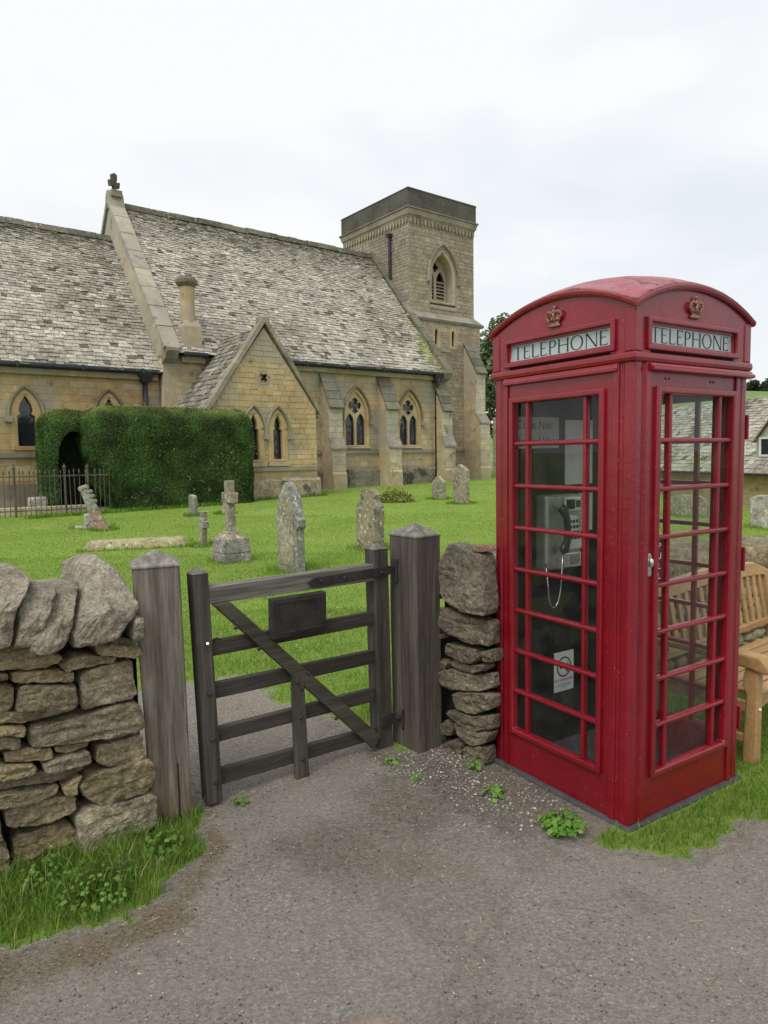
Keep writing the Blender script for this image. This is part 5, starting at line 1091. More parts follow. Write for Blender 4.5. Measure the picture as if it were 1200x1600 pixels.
    for z, a_ in ((.380, .05), (.370, .06), (.361, .02)): mb = MB(); mb.box(.023 - a_, .023 + a_, .005, .0058, z - .002, z, P=B); mb.build('text_line', M['blueink'], t)
build_kiosk_contents()

# ------------------------------------------------------------------ garden bench
def build_bench():
    t = tag(empty('garden_bench', gw(2.57, .92, 0), PHI), 'teak garden bench beside the kiosk in front of the stone wall', 'bench')
    Lb = 1.55
    def add(name, fn, bev=.006): mb = MB(); fn(mb); return mb.build(name, M['teak'], t, bevel=bev)
    for x in (0, Lb - .065):
        leg = [(-.315, -.02), (-.315, .52), (-.25, .52), (-.24, .47), (-.235, .42), (-.26, .37), (-.245, -.02)]
        add('leg', lambda m_: m_.prism(leg, lambda u, d, w: (d, u, w), x, x + .065))
        bl = [(.22, -.02), (.22, .36), (.30, .80), (.36, .80), (.285, .36), (.285, -.02)]
        add('leg', lambda m_: m_.prism(bl, lambda u, d, w: (d, u, w), x, x + .065))
        ap = [(-.37, .545), (-.385, .515), (-.35, .50), (-.28, .515), (.0, .535), (.26, .54), (.27, .575), (.0, .578), (-.2, .592), (-.33, .59)]
        add('armrest', lambda m_: m_.prism(ap, lambda u, d, w: (d, u, w), x - .015, x + .08), .012)
        add('side_rail', lambda m_: m_.box(x + .015, x + .05, -.25, .22, .27, .33))
        add('stretcher', lambda m_: m_.box(x + .018, x + .047, -.25, .22, .10, .145))
    for k in range(6):
        y = -.30 + k * .088; add('seat_slat', lambda m_: m_.box(.066 if y < -.2 or y > .2 else .0, Lb - (.066 if y < -.2 or y > .2 else 0), y, y + .07, .355 - k * .004, .378 - k * .004))
    add('front_rail', lambda m_: m_.prism([(.065, .27), (.25, .30), (Lb / 2, .315), (Lb - .25, .30), (Lb - .065, .27), (Lb - .065, .352), (.065, .352)], lambda u, d, w: (u, d, w), -.29, -.255))
    tp = [(0, .76), (.15, .775), (Lb / 2, .80), (Lb - .15, .775), (Lb, .76), (Lb, .80), (Lb - .2, .87), (Lb / 2, .90), (.2, .87), (0, .80)]
    add('top_rail', lambda m_: m_.prism(tp, lambda u, d, w: (u, d + (w - .78) * .17, w), .30, .345), .008)
    add('lower_back_rail', lambda m_: m_.box(.065, Lb - .065, .235, .275, .43, .475))
    for k in range(15):
        x = .115 + k * (Lb - .28) / 14
        add('back_slat', lambda m_: m_.hexa([(x, .245, .47), (x + .042, .245, .47), (x + .042, .263, .47), (x, .263, .47)], [(x, .305, .79), (x + .042, .305, .79), (x + .042, .323, .79), (x, .323, .79)]), .003)
    mb = MB(); mb.ball((.03, -.318, .30), .008); mb.build('dowel', M['paper'], t)
build_bench()

# ------------------------------------------------------------------ gravestones (local: thickness along x, width along y; x = nave axis)
GR = (.24, .235, .205); GB = (.26, .235, .17); GD = (.185, .185, .175)
def yard(name, x, y, label, cat, tilt=(0, 0), rz=PHI, group='gravestones in the churchyard'):
    o = tag(empty(name, (x, y, gzf(x, y) - .03), rz), label, cat, group); o.rotation_euler = (tilt[0], tilt[1], rz); return o
def slab(o, prof, t0, col, name='slab', bev=.012, dx=0.0):
    mb = MB(); n = len(prof)
    mb.prism(prof, lambda u, d, w: (d + dx, u, w), -t0 / 2, t0 / 2, col)
    return mb.build(name, M['grave'], o, bevel=bev, seg=2)
def build_graves():
    o = yard('headstone', -1.30, 9.46, 'tall pointed grey headstone with side shoulders seen above the gate', 'headstone')
    pa = arch(.265, -.1, .78, 1.27, 0, 10)
    slab(o, [(-.265, -.1), (.265, -.1), (.265, .62), (.31, .66), (.32, .76), (.27, .80)] + pa[3:-1][0:0] + [p for p in pa[2:] if p[1] > .80] + [(-.27, .80), (-.32, .76), (-.31, .66), (-.265, .62)], .13, GR)
    pi = arch(.20, .12, .78, 1.16, 0, 8); mb = MB(); mb.prism(pi, lambda u, d, w: (-.066 - d, u, w), 0, .006, (.30, .27, .20)); mb.build('inscription_panel', M['grave'], o)
    mb = MB(); mb.box(-.07, .07, .262, .33, .66, .78, GD); mb.box(-.07, .07, -.33, -.262, .66, .78, GD); mb.build('shoulder', M['grave'], o, bevel=.01) if False else None
    o = yard('headstone', -.243, 11.32, 'brown lichened headstone with scrolled shoulders beyond the gate', 'headstone', (R(-1), R(2)))
    pr = [(-.30, -.1), (.30, -.1), (.31, .74), (.27, .80), (.22, .80), (.20, .86), (.22, .93), (.16, .99), (.07, 1.03), (-.07, 1.03), (-.16, .99), (-.22, .93), (-.20, .86), (-.22, .80), (-.27, .80), (-.31, .74)]
    slab(o, pr, .13, (.225, .195, .135)); slab(o, [(p[0] * .8, .1 + p[1] * .82) for p in pr], .012, (.26, .225, .15), 'inscription_panel', .004, -.068)
    o = yard('headstone', 1.70, 21.1, 'small gable topped headstone near the church drainpipe', 'headstone'); slab(o, [(-.26, -.1), (.26, -.1), (.27, .56), (0, .76), (-.27, .56)], .12, GB)
    o = yard('headstone', 2.20, 19.45, 'tall gable topped brown headstone left of the kiosk', 'headstone'); slab(o, [(-.27, -.1), (.27, -.1), (.28, .98), (.02, 1.15), (-.28, .98)], .13, GB)
    o = yard('headstone', -3.20, 24.3, 'pointed headstone against the vestry wall behind the grey one', 'headstone', (0, R(-4))); slab(o, arch(.27, -.1, .5, 1.02, 0, 8), .12, GB)
    o = yard('headstone', -4.78, 17.2, 'small square headstone in front of the yew hedge', 'headstone', (R(3), R(-3))); slab(o, [(-.17, -.1), (.17, -.1), (.18, .5), (.13, .56), (-.13, .56), (-.18, .5)], .10, GR)
    o = yard('broken_stone', -4.08, 17.6, 'pale broken slab leaning behind the stone cross', 'stone', (R(16), 0)); slab(o, [(-.2, -.1), (.12, -.1), (.16, .2), (.06, .42), (-.02, .42), (-.16, .15)], .07, (.42, .40, .36))
    o = yard('headstone', 7.45, 13.2, 'speckled headstone right of the kiosk above the wall', 'headstone'); slab(o, [(-.34, -.1), (.34, -.1), (.35, .60), (.2, .66), (-.2, .66), (-.35, .60)], .13, (.36, .345, .30))
    o = yard('headstone', 6.93, 15.5, 'round topped brown headstone seen through the kiosk door', 'headstone'); slab(o, [(-.42, -.1), (.42, -.1), (.42, .3), (.36, .42), (.2, .50), (-.2, .50), (-.36, .42), (-.42, .3)], .14, GB)
    o = yard('headstone', 6.95, 14.2, 'narrow grey headstone seen through the kiosk door', 'headstone'); slab(o, [(-.17, -.1), (.17, -.1), (.17, .6), (0, .7), (-.17, .6)], .12, GR)
    # cross on stepped base
    o = yard('stone_cross', -2.33, 10.36, 'stone cross on a tapered block base beside the small cross', 'grave cross')
    mb = MB(); mb.hexa([(-.235, -.235, -.1), (.235, -.235, -.1), (.235, .235, -.1), (-.235, .235, -.1)], [(-.225, -.225, .17), (.225, -.225, .17), (.225, .225, .17), (-.225, .225, .17)], GR); mb.build('base_block', M['grave'], o, bevel=.012)
    mb = MB(); mb.hexa([(-.228, -.228, .172), (.228, -.228, .172), (.228, .228, .172), (-.228, .228, .172)], [(-.20, -.20, .37), (.20, -.20, .37), (.20, .20, .37), (-.20, .20, .37)], GR); mb.build('base_block', M['grave'], o, bevel=.012)
    mb = MB(); mb.hexa([(-.20, -.20, .372), (.20, -.20, .372), (.20, .20, .372), (-.20, .20, .372)], [(-.12, -.12, .46), (.12, -.12, .46), (.12, .12, .46), (-.12, .12, .46)], GB); mb.hexa([(-.12, -.12, .46), (.12, -.12, .46), (.12, .12, .46), (-.12, .12, .46)], [(-.10, -.10, .49), (.10, -.10, .49), (.10, .10, .49), (-.10, .10, .49)], GB); mb.build('base_moulding', M['grave'], o, bevel=.008)
    CP = [(-.095, .49), (.095, .49), (.07, .56), (.06, .92), (.17, .915), (.17, 1.075), (.06, 1.07), (.065, 1.25), (-.065, 1.25), (-.06, 1.07), (-.17, 1.075), (-.17, .915), (-.06, .92), (-.07, .56)]
    slab(o, CP, .12, GB, 'cross', .010)
    o = yard('stone_cross', -3.19, 11.98, 'small plain stone cross on a thin slab by the ledger', 'grave cross', (R(2), R(2)))
    mb = MB(); mb.box(-.16, .16, -.17, .17, -.05, .04, GB); mb.build('base_slab', M['grave'], o, bevel=.01)
    slab(o, [(-.06, .04), (.06, .04), (.055, .36), (.13, .355), (.13, .47), (.055, .47), (.06, .64), (-.06, .64), (-.055, .47), (-.13, .47), (-.13, .355), (-.055, .36)], .10, GB, 'cross', .008)
    # leaning broken cross by the railings, with its block
    o = yard('leaning_cross', -5.98, 14.5, 'broken carved cross shaft leaning left in front of the iron railings', 'grave cross', (0, 0), R(10)); o.rotation_euler = (R(-3), R(-21), R(10))
    mb = MB(); mb.hexa([(-.13, -.07, -.12), (.15, -.07, -.12), (.15, .07, -.12), (-.13, .07, -.12)], [(-.10, -.06, .5), (.11, -.06, .5), (.11, .06, .5), (-.10, .06, .5)], (.30, .21, .15)); mb.build('shaft', M['grave'], o, bevel=.015)
    mb = MB(); mb.hexa([(-.10, -.06, .5), (.11, -.06, .5), (.11, .06, .5), (-.10, .06, .5)], [(-.075, -.055, .95), (.08, -.055, .95), (.08, .055, .95), (-.075, .055, .95)], (.27, .28, .23)); mb.build('upper_shaft', M['grave'], o, bevel=.015)
    mb = MB(); mb.box(-.095, .10, -.07, .07, .95, 1.05, (.36, .345, .28)); mb.build('cross_head', M['grave'], o, bevel=.03)
    for z in (.62, .74, .84): mb = MB(); mb.box(.03, .15, -.065, .05, z, z + .075, (.25, .265, .22)); mb.build('broken_knob', M['grave'], o, bevel=.02)
    o = yard('stone_block', -6.42, 15.05, 'pale cracked stone block on a slab behind the leaning cross', 'stone block', (0, 0), R(25))
    mb = MB(); mb.box(-.36, .36, -.25, .25, -.03, .07, (.42, .40, .34)); mb.build('base_slab', M['grave'], o, bevel=.015); mb = MB(); mb.box(-.17, .17, -.15, .15, .07, .33, (.46, .44, .38)); mb.build('block', M['grave'], o, bevel=.03)
    # ledger slab
    o = yard('ledger_stone', -4.36, 12.02, 'mossy yellow ledger stone lying flat in the lawn', 'ledger stone', (0, 0), R(14))
    mb = MB(); mb.hexa([(-.92, -.33, -.05), (.90, -.33, -.05), (.90, .33, -.05), (-.92, .33, -.05)], [(-.80, -.19, .16), (.78, -.19, .17), (.78, .19, .17), (-.80, .19, .16)], (.34, .30, .165)); mb.build('slab', M['grave'], o, bevel=.03, seg=3)
build_graves()

# ------------------------------------------------------------------ leaves, hedge, bushes, trees
def leaf_cloud(P, N, size, cols, asp=.5, up=.0, jitter=.9):
    """quads at points P (n,3), roughly facing N; returns V,F,C"""
    n = len(P); d = N + rng.normal(0, jitter, (n, 3)); d /= np.linalg.norm(d, axis=1)[:, None] + 1e-9
    r_ = rng.normal(0, 1, (n, 3)); a_ = np.cross(d, r_); a_ /= np.linalg.norm(a_, axis=1)[:, None] + 1e-9; b_ = np.cross(d, a_)
    s = size * rng.uniform(.6, 1.3, n)[:, None]
    V = np.stack([P - a_ * s * .5, P - b_ * s * asp * .5, P + a_ * s * .5, P + b_ * s * asp * .5], 1).reshape(-1, 3)
    F = np.arange(4 * n).reshape(n, 4); return V, F, cols
def colour_mix(n, pal, w=None, var=.2):
    pal = np.array(pal); k = rng.choice(len(pal), n, p=w); return pal[k] * rng.uniform(1 - var, 1 + var, n)[:, None]
def n3(P, f, seed): return np.array([mnoise.noise(Vector(p) * f + Vector((seed, 0, 0))) for p in P])
def rounded_box_pts(lo, hi, dens, rad):
    lo = np.array(lo, float); hi = np.array(hi, float); c = (lo + hi) / 2; h = (hi - lo) / 2
    pts = []; nrm = []
    for ax in range(3):
        o = [i for i in range(3) if i != ax]; area = 4 * h[o[0]] * h[o[1]]
        for s in (-1, 1):
            if ax == 2 and s < 0: continue
            n = int(area * dens); q = np.zeros((n, 3)); q[:, ax] = s * h[ax]
            for k in o: q[:, k] = rng.uniform(-h[k], h[k], n)
            inner = np.clip(q, -(h - rad), h - rad); inner[:, 2] = np.where(q[:, 2] < 0, q[:, 2], inner[:, 2]); d = q - inner; l = np.linalg.norm(d, axis=1)[:, None] + 1e-9
            pts.append(c + inner + d / l * np.minimum(l, rad)); nrm.append(d / l)
    return np.concatenate(pts), np.concatenate(nrm)
def build_hedge():
    base = Vector(cw(-9, 3, 0)); bz = gzf(base.x, base.y); loc = Vector((base.x, base.y, bz))
    t = tag(empty('yew_hedge', loc, PHI), 'big clipped dark green yew hedge with a shadow hollow at its left end in front of the church', 'hedge')
    # local frame: x along the nave, y into the church (= -(n-3)); boxes
    boxes = [((-2.16, -.75, -.15), (2.57, 1.7, 2.84), .55), ((-3.12, .75, -.15), (-1.6, 2.2, 2.80), .5)]
    PV, FV, CV = [], [], []; off = 0
    core = MB()
    for bi, (lo, hi, rad) in enumerate(boxes):
        P, N = rounded_box_pts(lo, hi, 9500 if bi == 0 else 9000, rad)
        if bi == 0:       # undercut of the left end, behind the railings
            cut = (P[:, 0] < -1.95 + .0) ; k = np.clip((1.9 - P[:, 2]) / 1.9, 0, 1); P[:, 0] = np.where(P[:, 0] < -.9, P[:, 0] + k * .75 * np.clip((-.9 - P[:, 0]) / 1.5, 0, 1), P[:, 0])
        lump = n3(P, 1.1, 3) * .07 + n3(P, 3.2, 9) * .03
        P = P + N * lump[:, None] + rng.normal(0, .016, P.shape)
        keep = P[:, 2] > -.05
        if bi == 1: keep &= ~((P[:, 1] < 1.25) & (((P[:, 0] + 2.28) / .5) ** 2 + (np.clip(P[:, 2] - 1.25, 0, 9) / .95) ** 2 < 1 + .25 * n3(P, 2.5, 4)))  # leaves cut away: dark hollow stands for the shadow between two clipped masses
        P, N, lump = P[keep], N[keep], lump[keep]; n = len(P)
        C = colour_mix(n, [(.03, .07, .017), (.047, .102, .024), (.078, .145, .034), (.12, .185, .042)], [.32, .36, .22, .10], .28)
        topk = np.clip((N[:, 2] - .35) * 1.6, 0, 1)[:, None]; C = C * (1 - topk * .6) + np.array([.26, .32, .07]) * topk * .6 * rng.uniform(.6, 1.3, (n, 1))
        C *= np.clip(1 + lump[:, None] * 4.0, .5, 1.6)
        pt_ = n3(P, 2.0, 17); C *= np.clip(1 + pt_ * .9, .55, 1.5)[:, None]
        br_ = (rng.random(n) < .012 + .10 * (n3(P, 1.4, 31) > .42))[:, None]; C = np.where(br_, np.array([.16, .13, .06]), C)
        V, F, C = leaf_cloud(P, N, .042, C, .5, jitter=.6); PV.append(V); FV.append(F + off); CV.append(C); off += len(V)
        e = .10; l2, h2 = np.array(lo) + e, np.array(hi) - e; l2[2] = -.1
        if bi == 0:
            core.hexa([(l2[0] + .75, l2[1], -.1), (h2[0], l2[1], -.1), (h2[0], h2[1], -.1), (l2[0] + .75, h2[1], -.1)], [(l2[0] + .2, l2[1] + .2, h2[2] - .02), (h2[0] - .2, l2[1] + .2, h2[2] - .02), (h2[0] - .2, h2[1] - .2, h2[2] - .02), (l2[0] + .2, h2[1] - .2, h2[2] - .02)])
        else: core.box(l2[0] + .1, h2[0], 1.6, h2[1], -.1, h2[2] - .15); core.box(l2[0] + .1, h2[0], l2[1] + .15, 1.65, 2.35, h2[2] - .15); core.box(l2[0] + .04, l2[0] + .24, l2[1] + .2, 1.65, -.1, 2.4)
    n = 500; P = np.stack([rng.uniform(-1.9, 2.4, n), rng.uniform(-.6, 1.4, n), np.full(n, 2.84) + rng.uniform(-.02, .10, n)], 1); k = rng.random(n) < .8; f_ = np.stack([rng.uniform(-1.6, 2.5, n), np.full(n, -.77) - rng.uniform(0, .05, n), rng.uniform(.2, 2.5, n)], 1); P = np.concatenate([P, f_])
    V, F, C = leaf_cloud(P, np.tile([0., -.3, 1.], (len(P), 1)), .10, colour_mix(len(P), [(.10, .17, .035), (.16, .23, .05)]), .25, jitter=1.0); PV.append(V); FV.append(F + off); CV.append(C); off += len(V)
    np_mesh('foliage', np.concatenate(PV), np.concatenate(FV), np.concatenate(CV), M['yew'], t)
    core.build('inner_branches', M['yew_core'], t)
build_hedge()

def build_railing():
    A_, B_ = Vector(cw(-14.6, 3.05, 0)), Vector(cw(-10.85, 3.62, 0)); L_ = (B_ - A_).length; ang = math.atan2(B_.y - A_.y, B_.x - A_.x)
    z = gzf((A_.x + B_.x) / 2, (A_.y + B_.y) / 2)
    t = tag(empty('iron_railing', (A_.x, A_.y, z), ang), 'rusty spiked iron railing in front of the yew hedge', 'railing')
    n = int(L_ / .118); rb = MB(); rb.tube([(0, 0, 0), (0, 0, 1.12)], .011, 6); rb.lathe([(.016, 1.12), (.022, 1.16), (.004, 1.22)], 6); first = None
    for i in range(n + 1):
        x = i * L_ / n
        if first is None: first = rb.build('bar', M['rail_iron'], t); o = first
        else: o = first.copy(); COL.objects.link(o); o.parent = t
        o.location = (x, 0, random.uniform(-.03, .0)); o.rotation_euler = (random.uniform(-.02, .02), random.uniform(-.025, .025), 0)
    for zz in (.14, 1.02): mb = MB(); mb.box(0, L_, -.012, .012, zz, zz + .03); mb.build('rail', M['rail_iron'], t)
    for x in (.75, 1.55, 2.72, L_ - .52, ):
        mb = MB(); mb.lathe([(.028, -.02), (.028, 1.16), (.04, 1.18), (.03, 1.20), (.045, 1.25), (.03, 1.30), (.01, 1.32), (.012, 1.36)], 8, (x, -.012, 0)); mb.build('standard', M['rail_iron'], t)
    # kerbed plot behind the railing
    o = tag(empty('grave_kerb', cw(-12.4, 2.3, gzf(*cw(-12.4, 2.3).xy)), ang), 'low pale stone grave kerb behind the iron railing', 'grave kerb')
    mb = MB(); mb.box(-1.3, 1.5, -.14, .14, -.05, .17, (.40, .35, .25)); mb.build('kerb_front', M['grave'], o, bevel=.02); mb = MB(); mb.box(-.2, .3, .2, .5, -.05, .42, (.36, .34, .3)); mb.build('footstone', M['grave'], o, bevel=.06)
build_railing()

def clump(name, label, cat, x, y, rx, ry, rz, n, size, pal, asp=.7, z0=None, w=None):
    z = gzf(x, y) if z0 is None else z0
    t = tag(empty(name, (x, y, z)), label, cat)
    u = rng.normal(0, 1, (n, 3)); u /= np.linalg.norm(u, axis=1)[:, None]; u[:, 2] = np.abs(u[:, 2]); r_ = rng.uniform(.35, 1, n) ** .5
    P = u * r_[:, None] * np.array([rx, ry, rz]); P *= (1 + .25 * n3(u, 2.3, x)[:, None])
    V, F, C = leaf_cloud(P, u * np.array([.5, .5, 1.2]), size, colour_mix(n, pal, w, .25), asp, jitter=.55)
    np_mesh('leaves', V, F, C, M['leaf'], t)
    mb = MB()
    for k in range(7): a_ = k * .9; mb.tube([(0, 0, -.02), (math.cos(a_) * rx * .5, math.sin(a_) * ry * .5, rz * .6)], .006, 5, (.1, .12, .04))
    mb.build('stems', M['leaf'], t); return t
clump('lady_mantle_bush', 'low yellow green flowering bush by the church wall', 'bush', .33, 20.3, .62, .4, .42, 900, .07, [(.16, .20, .04), (.24, .24, .06), (.08, .14, .03), (.28, .20, .07)])

def tree(name, label, x, y, h, r, n, pal, seed, size=.28, z0=None, trunk=True, group='trees beyond the church'):
    rr = np.random.default_rng(seed); z = gzf(x, y) if z0 is None else z0
    t = tag(empty(name, (x, y, z)), label, 'tree', group)
    k = 13; cen = []
    for i in range(k):
        a_ = rr.uniform(0, 6.28); q = rr.uniform(0, 1); rad = r * .62 * math.sqrt(rr.uniform(0, 1)); zz = h * (.30 + .55 * q); cen.append((math.cos(a_) * rad * (1.15 - .6 * q), math.sin(a_) * rad * (1.15 - .6 * q), zz, r * rr.uniform(.34, .55) * (1.1 - .3 * q)))
    Ps, Ns = [], []
    for c in cen:
        m_ = n // k; u = rr.normal(0, 1, (m_, 3)); u /= np.linalg.norm(u, axis=1)[:, None]; rad = c[3] * rr.uniform(.55, 1.08, m_) ; Ps.append(np.array(c[:3]) + u * rad[:, None] * np.array([1, 1, .85])); Ns.append(u)
    P = np.concatenate(Ps); N = np.concatenate(Ns); C = np.array(pal)[rr.integers(0, len(pal), len(P))] * rr.uniform(.7, 1.3, (len(P), 1))
    V, F, C = leaf_cloud(P, N + np.array([0, 0, .4]), size, C, .7, jitter=.7); np_mesh('crown', V, F, C, M['leaf'], t)
    mb = MB(); mb.tube([(0, 0, -.2), (.05, 0, h * .2), (0, .05, h * .42), (.1, 0, h * .7)], [r * .09, r * .075, r * .055, r * .02], 8)
    for c in cen[:7]: mb.tube([(0, 0, h * .25 + c[2] * .15), (c[0] * .5, c[1] * .5, c[2] * .75), c[:3]], [r * .04, r * .025, r * .01], 6)
    mb.build('trunk', M['bark'], t, smooth=True); return t
DG = [(.075, .12, .055), (.11, .16, .07), (.15, .205, .09), (.19, .24, .11)]
tree('broadleaf_tree', 'tall green tree rising behind the right side of the tower', 8.6, 47, 11.2, 4.4, 9000, DG, 4, .34)
tree('broadleaf_tree', 'dark lower tree between tower foot and kiosk', 8.4, 41.5, 6.6, 2.6, 6000, [(.035, .065, .024), (.055, .09, .033)], 9, .26)
hz_ = lambda x, y: -2.6 + float(sstep(90, 330, y)) * (8 + 23 * float(sstep(20, 130, x))) + 3 * mnoise.noise(Vector((x * .012, y * .012, 3))) * float(sstep(90, 330, y))
FAR = [(162, 304, 6, 4.5), (166.5, 302, 5, 4), (171.5, 306, 6.5, 4.5)]
for i, (x, y, h, r) in enumerate(FAR):
    tree('hilltop_tree', ('far hilltop tree nearest the right edge of the kiosk', 'small middle tree of the far hilltop line right of the kiosk', 'far hilltop tree closest to the right edge of the picture')[i], x, y, h, r, 1300, [(.04, .07, .035), (.06, .09, .045)], 30 + i, 1.1, hz_(x, y) - 1, group='line of trees on the far hill')

# ------------------------------------------------------------------ cottage beyond the churchyard, garden wall by the tower
def build_cottage():
    Pf = Vector((14.2, 41.0, 0)); Pn = Vector((18.5, 22.5, 0)); d = (Pn - Pf).normalized(); L_ = (Pn - Pf).length; ang = math.atan2(d.y, d.x)
    t = tag(empty('cottage', (Pf.x, Pf.y, -2.2), ang), 'low stone cottage with stone slate roof and white dormer right of the kiosk', 'cottage')
    # local: x along the ridge towards the camera, y to the right of it (left slope is y<0 ... facing the churchyard)
    sgn = -1.0
    zr, ze, hwid = 6.10, 2.95, 3.2
    mb = MB(); mb.box(0, L_, -hwid + .3, hwid - .3, 0, ze + .1, GOLD); w = mb.build('wall', M['ashlar'], t)
    bl = facing(lambda u, dd, z: (u, -hwid + .3 - dd, z), 0, L_, 0, ze, lambda z: (-99, 99), [], (.3, .6), (.18, .26), .012, [GOLD, BUFF], 71)
    tag(merge(bl).build('wall_blocks', M['ashlar'], w), kind='stuff')
    E_ = Vector((0, -hwid, ze)); Rg = Vector((0, 0, zr)); v = (Rg - E_); SL = v.length; v.normalize(); nn = Vector((0, -v.z, v.y))
    mb = MB(); mb.add([(-.1, -hwid, ze), (L_ + .1, -hwid, ze), (L_ + .1, 0, zr), (-.1, 0, zr), (-.1, hwid, ze), (L_ + .1, hwid, ze)], [(0, 1, 2, 3), (3, 2, 5, 4), (0, 3, 4), (1, 5, 2), (0, 4, 5, 1)], (.14, .13, .11)); rf = mb.build('roof', M['tile'], t)
    tl = tiles(lambda u, vv, h: tuple(Vector((u, 0, 0)) + E_ + v * vv + nn * h), L_, SL, .24, .15, (.22, .42), tile_col(SL * 1.2, 5), 77)
    tag(merge([m_ for _, m_ in tl]).build('roof_tile_courses', M['tile'], rf), kind='stuff')
    mb = MB(); mb.tube([(0, -hwid - .08, ze - .05), (L_, -hwid - .08, ze - .05)], .06, 6); mb.build('gutter', M['leadpipe'], rf)
    x0 = L_ * .755; zb, zt = ze + .62, ze + 1.28; yb = -2.62
    mb = MB(); mb.prism([(x0 - .75, zb - .1), (x0 + .75, zb - .1), (x0 + .75, zt), (x0, zt + .75), (x0 - .75, zt)], lambda u, dd, w_: (u, yb + dd, w_), 0, 1.6, (.45, .42, .35)); dm = mb.build('dormer', M['ashlar'], t)
    mb = MB(); mb.add([(x0 - .9, yb - .12, zt - .12), (x0, yb - .12, zt + .86), (x0 + .9, yb - .12, zt - .12), (x0 - .9, yb + 2, zt - .12), (x0, yb + 2, zt + .86), (x0 + .9, yb + 2, zt - .12), (x0 - .9, yb - .12, zt - .2), (x0, yb - .12, zt + .76), (x0 + .9, yb - .12, zt - .2)], [(0, 1, 4, 3), (1, 2, 5, 4), (0, 6, 7, 1), (1, 7, 8, 2)], (.30, .28, .23)); mb.build('dormer_roof', M['tile'], dm)
    f = link('dormer_window', plate([(x0 - .55, zb), (x0 + .55, zb), (x0 + .55, zt + .1), (x0 - .55, zt + .1)], [[(x0 - .47, zb + .08), (x0 - .04, zb + .08), (x0 - .04, zt + .02), (x0 - .47, zt + .02)], [(x0 + .04, zb + .08), (x0 + .47, zb + .08), (x0 + .47, zt + .02), (x0 + .04, zt + .02)]], lambda u, dd, w_: (u, yb - dd, w_), .0, .06), M['white_paint'], t)
    mb = MB(); mb.box(x0 - .5, x0 + .5, yb - .03, yb - .01, zb + .05, zt + .05); mb.build('pane', M['leaded'], f)
build_cottage()
def build_garden_wall():
    t = tag(empty('garden_wall', (7.2, 37.5, .3), R(-8)), 'tall pale rubble wall glimpsed between tower foot and kiosk', 'stone wall')
    mb = MB(); mb.box(-1.2, 6, 0, .5, -.4, 3.3, (.42, .385, .31)); mb.build('wall', M['rubble'], t)
    bl = facing(lambda u, d, z: (u, -d, z), -1.2, 6, 0, 3.3, lambda z: (-99, 99), [], (.2, .5), (.13, .22), .03, [PALE, BUFF, GREYB], 91)
    tag(merge(bl).build('wall_blocks', M['rubble'], t), kind='stuff')
    n = 700; P = np.stack([rng.uniform(.0, 2.2, n), rng.uniform(-.16, -.02, n), rng.uniform(.3, 2.5, n)], 1); k = np.array([mnoise.noise(Vector((p[0] * 1.6, 0, p[2] * 1.2))) for p in P]) > -.02; P = P[k]
    V, F, C = leaf_cloud(P, np.tile([0, -1, .3], (len(P), 1)), .13, colour_mix(len(P), [(.03, .05, .02), (.05, .07, .03)]), .8); np_mesh('ivy', V, F, C, M['leaf'], t)
build_garden_wall()

# ------------------------------------------------------------------ grass, weeds, pebbles, straw
def blades(name, X, Y, h, w, lean, C, parent=None, label=None, z=None):
    n = len(X); Z = gz(X, Y) if z is None else z
    a_ = rng.uniform(0, 2 * np.pi, n); la = rng.uniform(0, 2 * np.pi, n); ln = lean * h * rng.uniform(.2, 1, n)
    dx, dy = np.cos(a_) * w / 2, np.sin(a_) * w / 2; lx, ly = np.cos(la) * ln, np.sin(la) * ln
    B = np.stack([X, Y, Z - .006], 1)
    o1 = np.stack([dx, dy, np.zeros(n)], 1); mid = np.stack([lx * .35, ly * .35, h * .6], 1); tip = np.stack([lx, ly, h * rng.uniform(.85, 1, n)], 1)
    V = np.stack([B - o1, B + o1, B + mid + o1 * .75, B + mid - o1 * .75, B + tip], 1).reshape(-1, 3); i = np.arange(n) * 5
    F = np.stack([i, i + 1, i + 2, i + 3], 1); F2 = np.stack([i + 3, i + 2, i + 4, i + 4], 1)
    me = bpy.data.meshes.new(name)
    me.vertices.add(len(V)); me.vertices.foreach_set('co', V.astype(np.float32).ravel())
    lo = np.concatenate([F.ravel(), F2[:, :3].ravel()]).astype(np.int32); me.loops.add(len(lo)); me.loops.foreach_set('vertex_index', lo)
    st = np.concatenate([np.arange(n) * 4, 4 * n + np.arange(n) * 3]).astype(np.int32); me.polygons.add(2 * n); me.polygons.foreach_set('loop_start', st)
    at = me.attributes.new('col', 'FLOAT_COLOR', 'FACE'); ca = np.ones((2 * n, 4), np.float32); ca[:n, :3] = C; ca[n:, :3] = C; at.data.foreach_set('color', ca.ravel())
    me.update(calc_edges=True); o = link(name, me, M['blade'], parent)
    return o
GPAL = [(.145, .25, .036), (.185, .305, .05), (.235, .355, .075), (.29, .36, .11)]
